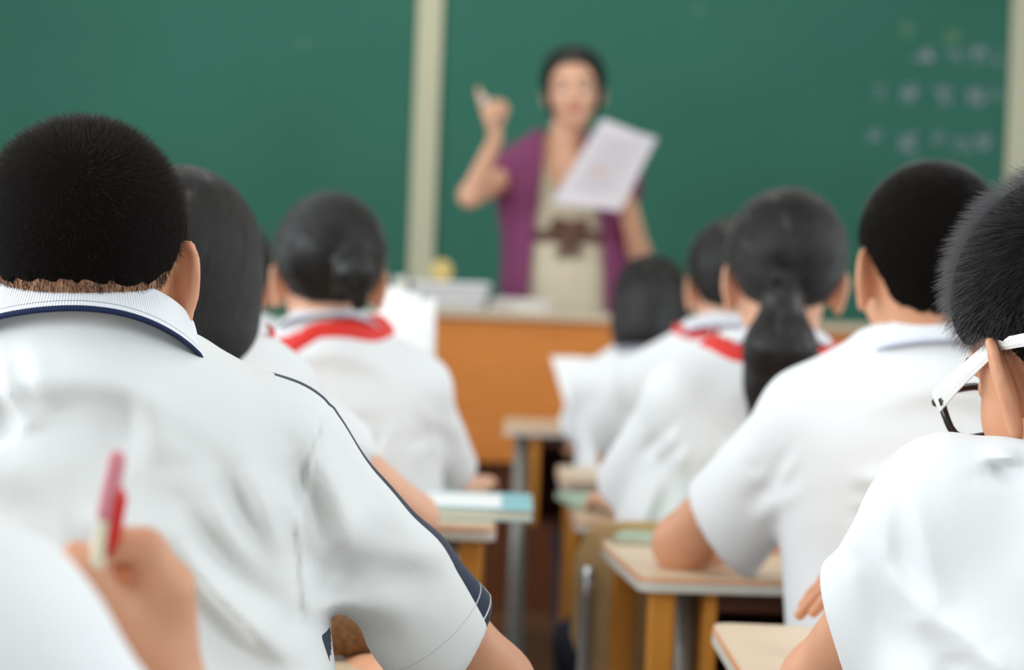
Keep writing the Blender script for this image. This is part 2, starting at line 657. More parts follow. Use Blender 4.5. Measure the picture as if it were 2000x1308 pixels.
def head_sdf(q, ears=True, earz=0.0):
    d = skull(q)
    ax = np.abs(q[:, 0])
    m = np.stack([ax, q[:, 1], q[:, 2]], 1)
    d = smin(d, sd_ell(q, (0, 0.062, -0.088), (0.026, 0.022, 0.020)), 0.025)
    d = smin(d, sd_ell(m, (0.034, 0.056, -0.030), (0.026, 0.026, 0.026)), 0.02)
    d = smin(d, sd_cone(m, (0, 0.083, 0.022), (0.040, 0.074, 0.022), 0.010, 0.008), 0.012)
    d = smax(d, -sd_ell(m, (0.031, 0.104, 0.003), (0.020, 0.020, 0.012)), 0.010)
    d = smin(d, sd_cone(q, (0, 0.084, 0.004), (0, 0.102, -0.028), 0.007, 0.010), 0.009)
    d = smin(d, sd_ell(m, (0.011, 0.093, -0.031), (0.008, 0.010, 0.007)), 0.004)
    d = np.minimum(d, np.linalg.norm(m - np.array([0.031, 0.0765, 0.002]), axis=1) - 0.0125)
    d = smin(d, sd_cone(m, (0, 0.0905, -0.053), (0.018, 0.083, -0.056), 0.005, 0.0025), 0.004)
    d = smin(d, sd_cone(m, (0, 0.0885, -0.064), (0.015, 0.083, -0.061), 0.0058, 0.003), 0.004)
    if ears:
        for s in (-1, 1):
            d = smin(d, ear_sdf(q - np.array([0, 0, earz]), s), 0.004)
    return d


def hand_prims(w, d, n, right=True, curl=(0.5,) * 4, s=1.0, thumb=(0.6, 0.7, 0.35), spread=0.05):
    """five fingers: d wrist-to-knuckle direction, n the way the palm faces"""
    d = nrm(d)
    n = nrm(np.asarray(n, float) - d * (np.asarray(n, float) @ d))
    t = np.cross(d, n) if right else np.cross(n, d)
    w = np.asarray(w, float)
    palm, fing = [], []
    lat = (0.027, 0.009, -0.009, -0.026)
    kn = (0.076, 0.080, 0.075, 0.067)
    ph = ((0.037, 0.022, 0.018), (0.041, 0.026, 0.019), (0.038, 0.024, 0.018), (0.029, 0.018, 0.016))
    for i in range(4):
        a = w + (t * lat[i] * 0.55 + d * 0.006) * s
        b = w + (t * lat[i] + d * kn[i]) * s
        palm.append((a, b, 0.0135 * s, 0.0105 * s))
        ang, p = 0.0, b
        sp = nrm(d + t * spread * (1.5 - i))
        for j in range(3):
            ang += curl[i] * (0.8, 1.0, 0.65)[j]
            dr = sp * math.cos(ang) + n * math.sin(ang)
            q = p + dr * ph[i][j] * s
            r0 = (0.0092, 0.0082, 0.0074)[j] * s * (0.9 if i == 3 else 1)
            fing.append((p, q, r0, r0 * 0.9))
            p = q
    a = w + (t * 0.016 + d * 0.012 + n * 0.004) * s
    td = nrm(t * thumb[0] + d * thumb[1] + n * thumb[2])
    b = a + td * 0.042 * s
    palm.append((a, b, 0.0145 * s, 0.0115 * s))
    td2 = nrm(td * 0.8 + d * 0.45 - t * 0.1 + n * thumb[2])
    c = b + td2 * 0.030 * s
    fing.append((b, c, 0.0105 * s, 0.0092 * s))
    fing.append((c, c + nrm(td2 + d * 0.2) * 0.022 * s, 0.0092 * s, 0.0078 * s))
    return palm, fing


def hand_sdf(p, prims):
    palm, fing = prims
    d = None
    for a in palm:
        x = sd_cone(p, *a)
        d = x if d is None else smin(d, x, 0.010)
    for a in fing:
        d = smin(d, sd_cone(p, *a), 0.0035)
    return d


class Body:
    """joints in room coordinates; x to the viewer's right, y away from the camera"""
    def __init__(s, c):
        s.c = c
        s.b = c.get('build', 1.0)
        s.k = c.get('scale', 1.0)
        s.H = c['head']
        s.R = rot_head(*c.get('rot', (0, 10, 0)))
        s.hs = c.get('hscale', 1.0)
        s.N = c['neck']
        s.S = (c['sL'], c['sR'])
        s.E = (c['eL'], c['eR'])
        s.W = (c['wL'], c['wR'])
        s.seatz = c.get('seatz', 0.44)
        hx, hy = c['hip']
        s.face = c.get('face', 1)        # +1 looks away from the camera
        s.pel = np.array([hx, hy, s.seatz + 0.10 * s.k])
        s.lat = nrm((s.S[1] - s.S[0]) * np.array([1, 1, 0.0]))
        s.fwd = np.array([-s.lat[1], s.lat[0], 0]) * s.face
        s.adv = c.get('adv', 0.035)       # how far the chest stands before the shoulder line
        s.hands = [hand_prims(s.W[i], *c.get('hand' + 'LR'[i], (s.W[i] - s.E[i], (0, 0, -1.0))), right=(i == 1) == (s.face == 1), curl=c.get('curl' + 'LR'[i], (0.35, 0.4, 0.45, 0.5)), s=c.get('handscale', 0.88 * s.k), thumb=c.get('thumb' + 'LR'[i], (0.6, 0.7, 0.35))) for i in (0, 1)]

    def q(s, p):
        return ((p - s.H) @ s.R) / s.hs

    def toworld(s, q):
        return s.H + (np.asarray(q, float) * s.hs) @ s.R.T

    def neck(s, p, off=0.0):
        nf = s.fwd * s.c.get('neckfwd', 0.0)
        a = s.toworld((0, -0.018, -0.045)) + nf
        r = s.c.get('neckr', 0.050) * s.hs
        return sd_cone(p, a, s.N + nf - np.array([0, 0, 0.02]), r + off, r * 1.12 + off)

    def torso(s, p, off=0.0, loose=0.0):
        b, f = s.b, s.fwd
        up = np.array([0, 0, 1.0])
        d = None
        top = s.N + up * -0.035 * s.k + f * 0.015
        for i in (0, 1):
            sg = (-1, 1)[i]
            S = s.S[i]
            tr = sd_cone(p, s.N + s.lat * sg * 0.032 + up * s.c.get('trapz', -0.008), S + f * 0.0, s.c.get('trapr', 0.038) * b + off, (s.c.get('shr', 0.050) * b + off))
            inn = S + (top - S) * 0.34 + up * -0.085 * s.k + f * s.adv * 0.7
            hip = s.pel + s.lat * sg * 0.062 * b * s.k + up * 0.03
            fl = sd_cone(p, inn, hip, 0.070 * b * s.k + off, 0.088 * b * s.k + off + loose)
            bl = sd_cone(p, S + (top - S) * 0.45 + up * -0.045, S + (top - S) * 0.40 + up * -0.14 * s.k - f * 0.005, 0.055 * b * s.k + off, 0.052 * b * s.k + off)
            x = smin(smin(tr, fl, 0.045), bl, 0.05)
            d = x if d is None else smin(d, x, 0.05)
        d = smin(d, sd_ell((p - (s.N - up * 0.135 * s.k + f * 0.006)) @ np.stack([s.lat, f, up], 1), (0, 0, 0), np.array([0.150, 0.096, 0.122]) * b * s.k + off), 0.05)
        d = smin(d, sd_cone(p, top + f * 0.005 - up * 0.04, s.pel + up * 0.06 + f * 0.01, 0.086 * b * s.k + off, 0.095 * b * s.k + off + loose), 0.05)
        return d

    def arms(s, p, off=0.0):
        d = None
        ar = s.c.get('armr', 0.040) * s.k
        for i in (0, 1):
            x = sd_cone(p, s.S[i], s.E[i], ar + off, ar * 0.86 + off)
            x = smin(x, sd_cone(p, s.E[i], s.W[i], ar * 0.86 + off, ar * 0.56 + off), 0.018)
            x = smin(x, near(p, s.W[i] + nrm(s.W[i] - s.E[i]) * 0.06, 0.18, lambda z: hand_sdf(z, s.hands[i])), 0.010)
            d = x if d is None else np.minimum(d, x)
        return d

    def legs(s, p, off=0.0):
        d = sd_ell(p, s.pel, (0.145 * s.k + off, 0.115 * s.k + off, 0.10 * s.k + off))
        s.foot = []
        for sg in (-1, 1):
            if s.c.get('stand'):
                hip = s.pel + s.lat * sg * 0.075
                kn = hip + np.array([0, 0, -0.40])
                an = np.array([kn[0], kn[1], s.c['floorz'] + 0.08])
            else:
                hip = s.pel + s.lat * sg * 0.075 - np.array([0, 0, 0.02])
                kn = hip + s.fwd * 0.36 * s.k + s.lat * sg * 0.03
                kn[2] = 0.47
                an = kn + s.fwd * 0.02
                an[2] = 0.09
            s.foot.append(an)
            d = smin(d, sd_cone(p, hip, kn, 0.070 * s.k + off, 0.050 * s.k + off), 0.03)
            d = smin(d, sd_cone(p, kn, an, 0.048 * s.k + off, 0.034 * s.k + off), 0.02)
        return d

    def skin(s, p):
        d = near(p, s.toworld((0, 0, 0)), 0.16 * s.hs, lambda z: head_sdf(s.q(z), True, s.c.get('earz', 0.0)) * s.hs)
        d = smin(d, s.neck(p), 0.022)
        d = smin(d, s.torso(p, -0.016), 0.03)
        d = smin(d, s.arms(p), 0.015)
        d = smin(d, s.legs(p, -0.014), 0.02)
        return d

    def cuts(s, p, i):
        """sleeve of arm i with an open end"""
        S, E = s.S[i], s.E[i]
        h = s.c.get('hem' + 'LR'[i], S + (E - S) * s.c.get('sleeve', 0.72))
        ax = nrm(h - S)
        r0, r1 = s.c.get('sler', (0.054, 0.062))
        r0, r1 = r0 * s.k, r1 * s.k
        d = sd_cone(p, S, h + ax * 0.03, r0, r1 * 1.02)
        cutn = nrm(s.c.get('hemn' + 'LR'[i], ax))
        t = (p - h) @ cutn
        wav = 0.0
        d = smax(d, t - wav, 0.004)
        inner = sd_cone(p, h - ax * 0.045, h + ax * 0.08, s.c.get('armr', 0.04) * s.k * 0.8, r1 - 0.0070)
        return d, inner

    def shirt(s, p):
        off = 0.010
        d = s.torso(p, off, s.c.get('loose', 0.012))
        inn = []
        for i in (0, 1):
            x, n = s.cuts(p, i)
            d = smin(d, x, s.c.get('armpit', 0.022))
            inn.append(n)
        z0 = s.c.get('hemz', s.seatz - 0.01)
        d = smax(d, z0 - p[:, 2], 0.004)
        fold = s.c.get('folds')
        if fold is not None:
            d = d + fold(p)
        for n in inn:
            d = smax(d, -n, 0.003)
        # the neck opening follows the plane of the collar
        cup, cb, cr = s.collar_frame()
        hgt = (p - cb) @ cup
        ring = np.linalg.norm(np.cross(p - cb, cup), axis=1) - (cr + 0.004) - 0.12 * np.clip(-hgt, 0, 0.08)
        d = smin(d, smax(ring, np.abs(hgt + 0.026) - 0.038, 0.012), s.c.get('rk', 0.045))
        return smax(d, -np.maximum(ring - 0.001, -(hgt - 0.012)), 0.004)

    def collar_frame(s):
        k = s.c.get('col', {})
        up = nrm(np.array([0, 0, 1.0]) + s.fwd * k.get('tilt', 0.30))
        r0 = k.get('r0') or s.c.get('neckr', 0.05) * s.hs * 1.12 + 0.010
        return up, s.N + np.array(k.get('off', (0, 0, 0.004))), r0


def soft_folds(bd, seed=0, amp=0.006):
    """creases that run from each armpit towards the spine and down, plus slack cloth at the waist"""
    rg = np.random.default_rng(seed)
    L = []
    for i in (0, 1):
        sg = (-1, 1)[i]
        S = bd.S[i]
        ap = S + np.array([-sg * 0.045, 0, -0.085])
        for k in range(6):
            ang = math.radians(rg.uniform(-95, 15))
            ln = rg.uniform(0.08, 0.2)
            a = ap + np.array([rg.uniform(-.012, .012), 0, rg.uniform(-.02, .03)])
            b = a + np.array([-sg * math.cos(ang) * ln, 0, math.sin(ang) * ln])
            L.append((a, b, rg.uniform(0.006, 0.012), amp * rg.uniform(0.5, 1.1)))
        h = S + (bd.E[i] - S) * 0.6
        for k in range(3):
            a = S + (bd.E[i] - S) * rg.uniform(0.0, 0.3) + np.array([rg.uniform(-.03, .03), 0, -0.03])
            L.append((a, h + np.array([rg.uniform(-.05, .05), 0, rg.uniform(-.05, .03)]), rg.uniform(0.006, 0.011), amp * rg.uniform(0.4, 0.9)))
    z = bd.pel[2] + 0.08
    for k in range(7):
        x = bd.pel[0] + rg.uniform(-0.14, 0.14)
        L.append((np.array([x, 0, z + rg.uniform(-.05, .02)]), np.array([x + rg.uniform(-.08, .08), 0, z + rg.uniform(.07, .2)]), rg.uniform(0.007, 0.013), amp * rg.uniform(0.4, 1.0)))
    return lambda p: fold_field(p, L)


def fold_field(p, L):
    out = np.zeros(len(p))
    xz = p[:, [0, 2]]
    for a, b, w, amp in L:
        A, B = np.asarray(a)[[0, 2]], np.asarray(b)[[0, 2]]
        ba = B - A
        t = ((xz - A) @ ba) / (ba @ ba)
        tc = np.clip(t, 0, 1)
        pr = xz - A - tc[:, None] * ba
        dist = np.linalg.norm(pr, axis=1)
        side = (pr @ np.array([-ba[1], ba[0]])) / np.linalg.norm(ba)
        taper = np.sin(np.clip(tc * 0.9 + 0.08, 0, 1) * pi)
        ww = w * (1 + 0.8 * tc)
        # a ridge with a groove beside it
        out += -amp * taper * (np.exp(-((side - ww * 0.6) / ww) ** 2) - 0.9 * np.exp(-((side + ww * 0.7) / ww) ** 2)) * np.exp(-np.maximum(dist - np.abs(side), 0) ** 2 / w ** 2)
    return out


# ------------------------------------------------------------------ hair
HL_BOY = ([-0.12, -0.065, -0.036, -0.022, 0.000, 0.030, 0.042, 0.058, 0.10], [-0.070, -0.066, -0.048, 0.010, 0.020, 0.022, 0.040, 0.060, 0.066])
HL_TEACHER = ([-0.12, -0.04, 0.020, 0.040, 0.060, 0.10], [-0.060, -0.070, -0.060, 0.030, 0.072, 0.085])
HL_GIRL = ([-0.12, -0.065, -0.040, -0.022, 0.000, 0.030, 0.042, 0.058, 0.10], [-0.052, -0.050, -0.040, 0.006, 0.020, 0.022, 0.040, 0.062, 0.070])


def hair_base(bd, z):
    q = bd.q(z)
    return q, smin(skull(q) * bd.hs, bd.neck(z), 0.022)


def cap_sdf(bd, style):
    if style == 'boy' or style == 'buzz':
        o0, o1 = (0.006, 0.0015) if style == 'buzz' else (0.010, 0.002)
        up = 0.012 if style == 'buzz' else 0.006

        def f(z):
            q, b = hair_base(bd, z)
            hl = np.interp(q[:, 1], *HL_BOY) + up + (bd.c.get('hlup', 0) + (.008 if style == 'buzz' else 0))  * np.clip((-q[:, 1] - .01) / .02, 0, 1)
            hl = hl + 0.0035 * np.sin(q[:, 0] * 260) * np.sin(q[:, 0] * 617 + 1) * (q[:, 1] < -0.02)
            off = o1 + (o0 - o1) * np.clip((q[:, 2] + 0.05) / 0.10, 0, 1)
            return smax(b - off, (hl - q[:, 2]) * bd.hs, 0.004)
    elif style in ('pony', 'bun', 'teacher'):
        def f(z):
            q, b = hair_base(bd, z)
            hl = np.interp(q[:, 1], *(HL_TEACHER if style == 'teacher' else HL_GIRL))
            off = 0.006 * (style == 'teacher') * np.clip(np.abs(q[:, 0]) / 0.07, 0, 1) + 0.012 + 0.006 * np.clip(-q[:, 1] / 0.08, 0, 1) * np.clip((q[:, 2] + 0.04) / 0.06, 0, 1)
            return smax(b - off, (hl - q[:, 2]) * bd.hs, 0.008)
    else:  # bob
        def f(z):
            q = bd.q(z)
            b = sd_ell(q, (0, -0.014, 0.034), (0.090, 0.108, 0.100))
            b = smin(b, sd_ell(q, (0, -0.022, -0.040), (0.092, 0.088, 0.115)), 0.03)
            inner = sd_ell(q, (0, 0.02, -0.06), (0.066, 0.075, 0.085))
            cut = -0.105 - q[:, 2]
            facecut = -np.maximum(0.040 - q[:, 1], q[:, 2] - 0.060)
            d = smax(b, cut, 0.010)
            d = smax(d, facecut, 0.010)
            d = smax(d, -inner, 0.010)
            return d * bd.hs
    return f


def curves_obj(name, pts, radii, m, parent):
    n, k = pts.shape[:2]
    hc = bpy.data.hair_curves.new(name)
    hc.add_curves([k] * n)
    hc.attributes['position'].data.foreach_set('vector', pts.astype(np.float32).ravel())
    a = hc.attributes.get('radius') or hc.attributes.new('radius', 'FLOAT', 'POINT')
    a.data.foreach_set('value', np.broadcast_to(radii, (n, k)).astype(np.float32).ravel())
    hc.materials.append(m)
    o = bpy.data.objects.new(name, hc)
    C.objects.link(o)
    o.parent = parent
    o.matrix_parent_inverse = parent.matrix_world.inverted()
    o['kind'] = 'stuff'
    return o


def sample_tris(V, Fq, n, wfun, rg):
    T = np.concatenate([Fq[:, [0, 1, 2]], Fq[:, [0, 2, 3]]])
    cen = V[T].mean(1)
    ar = np.linalg.norm(np.cross(V[T[:, 1]] - V[T[:, 0]], V[T[:, 2]] - V[T[:, 0]]), axis=1)
    w = ar * wfun(cen)
    w /= w.sum()
    i = rg.choice(len(T), n, p=w)
    u, v = rg.random(n), rg.random(n)
    fl = u + v > 1
    u[fl], v[fl] = 1 - u[fl], 1 - v[fl]
    A, B, D = V[T[i, 0]], V[T[i, 1]], V[T[i, 2]]
    N = vert_normals(V, Fq)[T[i]].mean(1)
    return A + u[:, None] * (B - A) + v[:, None] * (D - A), N / (np.linalg.norm(N, axis=1, keepdims=True) + 1e-9)


def short_hair(bd, V, Fq, n, length, m, parent, lift=0.55, whorl=(0.0, -0.080, 0.075), seed=1, rad=0.00006, side_len=0.5, jit=0.16):
    rg = np.random.default_rng(seed)
    hu = lambda q: bd.c.get('hlup', 0) * np.clip((-q[:, 1] - .01) / .02, 0, 1)

    def w(c):
        q = bd.q(c)
        hl = np.interp(q[:, 1], *HL_BOY) + hu(q)
        inhead = (np.abs(skull(q)) < 0.03) & (np.abs(q[:, 0]) < 0.0775)
        return np.clip((q[:, 2] - hl + 0.010) / 0.022, 0, 1) ** 1.5 * inhead * (np.linalg.norm(q, axis=1) < 0.16) + 1e-12
    p, nn = sample_tris(V, Fq, n, w, rg)
    q = bd.q(p)
    keep = np.interp(q[:, 1], *HL_BOY) + hu(q) - 0.012 < q[:, 2]
    p, nn, q = p[keep], nn[keep], q[keep]
    hl = np.interp(q[:, 1], *HL_BOY) + hu(q)
    ln = nn @ bd.R
    wv = np.array(whorl)
    t = q - wv
    rr = np.linalg.norm(t, axis=1, keepdims=True)
    t /= rr + 1e-6
    sw = np.cross(ln, t)
    t = t + sw * 0.6 * np.exp(-rr / 0.04)
    t[:, 2] -= 0.5 * np.clip(1 - (q[:, 2:3].ravel() / 0.08), 0, 1.4)
    t = t - ln * (t * ln).sum(1, keepdims=True)
    t /= np.linalg.norm(t, axis=1, keepdims=True) + 1e-9
    lf = (lift * np.clip((q[:, 2] + 0.02) / 0.10, 0.28, 1))[:, None]
    clump = np.sin(q[:, :1] * 210 + 3 * np.sin(q[:, 1:2] * 160)) * np.sin(q[:, 1:2] * 190 + q[:, 2:3] * 170)
    dr = ln * lf + t * (1 - lf) + rg.normal(0, jit, t.shape) + 0.10 * clump * sw
    dr /= np.linalg.norm(dr, axis=1, keepdims=True)
    L = length * np.interp(q[:, 2], [-0.05, 0.0, 0.06, 0.10], [side_len * 0.45, side_len, 0.9, 1.0]) * np.clip((q[:, 2] - hl + 0.012) / 0.03, 0.25, 1) * rg.uniform(0.7, 1.1, len(q))
    L = L[:, None]
    drw, tw = dr @ bd.R.T, t @ bd.R.T
    pts = np.stack([p, p + drw * L * 0.4, p + drw * L * 0.75 + tw * L * 0.06, p + drw * L + tw * L * 0.18], 1)
    return curves_obj('hair_strands', pts, np.array([rad, rad, rad * 0.8, rad * 0.25]), m, parent)


def long_hair(bd, f, V, Fq, n, flow, m, parent, steps=9, step=0.011, seed=3, rad=0.00022, lift=0.0012):
    rg = np.random.default_rng(seed)
    p, nn = sample_tris(V, Fq, n, lambda c: np.ones(len(c)), rg)
    path = [p + nn * lift]
    x = p.copy()
    e = 0.002
    for k in range(steps):
        g = np.stack([f(x + np.array(v) * e) - f(x - np.array(v) * e) for v in ((1, 0, 0), (0, 1, 0), (0, 0, 1))], 1)
        g /= np.linalg.norm(g, axis=1, keepdims=True) + 1e-9
        t = flow(x)
        t = t - g * (t * g).sum(1, keepdims=True)
        t /= np.linalg.norm(t, axis=1, keepdims=True) + 1e-6
        x = x + t * step
        x = x - g * np.clip(f(x), -0.01, 0.01)[:, None]
        path.append(x + g * lift * rg.uniform(0.3, 1.3, (len(x), 1)))
    pts = np.stack(path, 1)
    r = np.full(steps + 1, rad)
    r[-1] *= 0.3
    return curves_obj('hair_strands', pts, r, m, parent)


# ------------------------------------------------------------------ collars and scarves
def collar_obj(bd, parent, m, r0=None, h=0.038, stand=0.022, tilt=0.0, spread=0.03, off=(0, 0, 0), open_deg=150, n=72, drop_front=0.04):
    up, N, r0 = bd.collar_frame()
    f = nrm(bd.fwd - up * (bd.fwd @ up))
    lat = np.cross(f, up) * (1 if np.cross(f, up) @ bd.lat > 0 else -1)
    prof = [(0.000, -0.006), (0.001, stand * 0.55), (0.004, stand), (0.0075, stand + 0.0015), (0.011, stand - 0.001)]
    m_out = 9
    V, Fc, UV = [], [], []
    nv = len(prof) + m_out
    for i in range(n + 1):
        th = math.radians(-open_deg + 2 * open_deg * i / n)
        fr = max(0.0, (abs(math.degrees(th)) - 75) / (open_deg - 75))
        e = lat * math.sin(th) - f * math.cos(th)
        hh = h + drop_front * fr ** 1.5
        rr = r0 * (1 + 0.05 * fr)
        base = N + up * (-0.030 * fr)
        row = [base + e * (rr + a) + up * z for a, z in prof]
        for j in range(1, m_out + 1):
            v = j / m_out
            flare = spread * v ** 1.35
            row.append(base + e * (rr + prof[-1][0] + flare + 0.0015 * math.sin(th * 5) * v) + up * (prof[-1][1] - hh * (v * 1.02 - 0.10 * v * v)))
        V += row
        UV += [(i / n, 0.0)] * len(prof) + [(i / n, j / m_out) for j in range(1, m_out + 1)]
    thick = 0.0022
    V = np.array(V)
    G = V.reshape(n + 1, nv, 3)
    du = np.gradient(G, axis=0)
    dv = np.gradient(G, axis=1)
    nn = np.cross(du, dv)
    nn /= np.linalg.norm(nn, axis=2, keepdims=True) + 1e-9
    ctr = N
    out = G - nn * thick * 0.5
    inn = G + nn * thick * 0.5
    VV = np.concatenate([out.reshape(-1, 3), inn.reshape(-1, 3)])
    q = []
    o = (n + 1) * nv
    for i in range(n):
        for j in range(nv - 1):
            a = i * nv + j
            q.append((a, a + 1, a + nv + 1, a + nv))
            q.append((o + a, o + a + nv, o + a + nv + 1, o + a + 1))
        for a in (i * nv, i * nv + nv - 1):
            q.append((a, a + nv, o + a + nv, o + a) if a % nv == 0 else (a, o + a, o + a + nv, a + nv))
    for i in (0, n):
        for j in range(nv - 1):
            a = i * nv + j
            q.append((a, o + a, o + a + 1, a + 1) if i == 0 else (a, a + 1, o + a + 1, o + a))
    q = np.array(q)
    ob = mesh_obj('collar', VV, q, m, parent, smooth=True)
    uvl = ob.data.uv_layers.new(name='UVMap')
    UV = np.array(UV + UV, dtype=np.float32)
    uvl.data.foreach_set('uv', UV[q.ravel()].ravel())
    return ob


def scarf_obj(bd, parent, r_in=0.060, r_out=0.105, dropz=0.02, thick=0.006, res=0.004, slope=0.32, xoff=0.0):
    """red triangular scarf lying over the shoulders, knotted in front"""
    N = bd.N

    def f(p):
        d = bd.shirt(p) - thick
        v = p - N
        x = v @ bd.lat - xoff
        y = -(v @ bd.fwd)
        r = np.sqrt((x / 1.25) ** 2 + y ** 2)
        back = np.clip(y / (np.abs(x) + np.abs(y) + 1e-6), 0, 1)
        ro = r_out * (1 - 0.12 * back)
        lim = np.maximum(r - ro, 0.0 * r - 1)
        # straight lower edge at the back, like a folded triangle
        low = (N[2] - dropz - slope * np.abs(x)) - p[:, 2]
        return smax(smax(smax(d, lim, 0.003), low * 0.7, 0.003), bd.collar_frame()[2] + 0.014 - r, 0.002)
    lo, hi = N - np.array([0.2, 0.17, 0.16]), N + np.array([0.2, 0.17, 0.10])
    V, Fq = iso(f, lo, hi, res)
    o = mesh_obj('scarf', V, Fq, M['red'], parent, smooth=True)
    # knot and two tails on the chest
    def chest(lx, dz):
        t = np.linspace(0.30, 0.0, 61)[:, None]
        q = N + bd.lat * lx + bd.fwd * t - np.array([0, 0, dz])
        i = int(np.argmax(bd.shirt(q) < 0.004))
        return q[i]
    k = chest(0, 0.075)
    mb = MB()
    mb.tube([k + bd.lat * -0.014, k + bd.lat * 0.014], [0.012, 0.012], 8)
    for sg in (-1, 1):
        mb.tube(bez([k, chest(sg * 0.018, 0.115), chest(sg * 0.034, 0.190)], 4), [0.006] * 4 + [0.012] * 4 + [0.015], 8)
    mb.build('scarf_knot', M['red'], o, smooth=True, local=False)
    return o


def shoes(bd, parent):
    for an in bd.foot:
        a = an.copy()
        fz = bd.c.get('floorz', 0.0)
        L = 0.17 * bd.k

        def f(p):
            c = a + bd.fwd * 0.05
            c = np.array([c[0], c[1], fz + 0.045])
            lx = (p - c) @ bd.lat
            ly = (p - c) @ bd.fwd
            lz = p[:, 2] - c[2]
            q = np.stack([lx, ly, lz], 1)
            d = smin(sd_ell(q, (0, 0.02, -0.01), (0.042, 0.115, 0.04)), sd_ell(q, (0, -0.05, 0.012), (0.036, 0.05, 0.055)), 0.03)
            return smax(d, -(p[:, 2] - fz), 0.003)
        c = a + bd.fwd * 0.05
        V, Fq = iso(f, np.array([c[0] - .2, c[1] - .2, fz - 0.01]), np.array([c[0] + .2, c[1] + .2, fz + 0.13]), 0.009)
        mesh_obj('shoe', V, Fq, M['shoe'], parent, smooth=True)


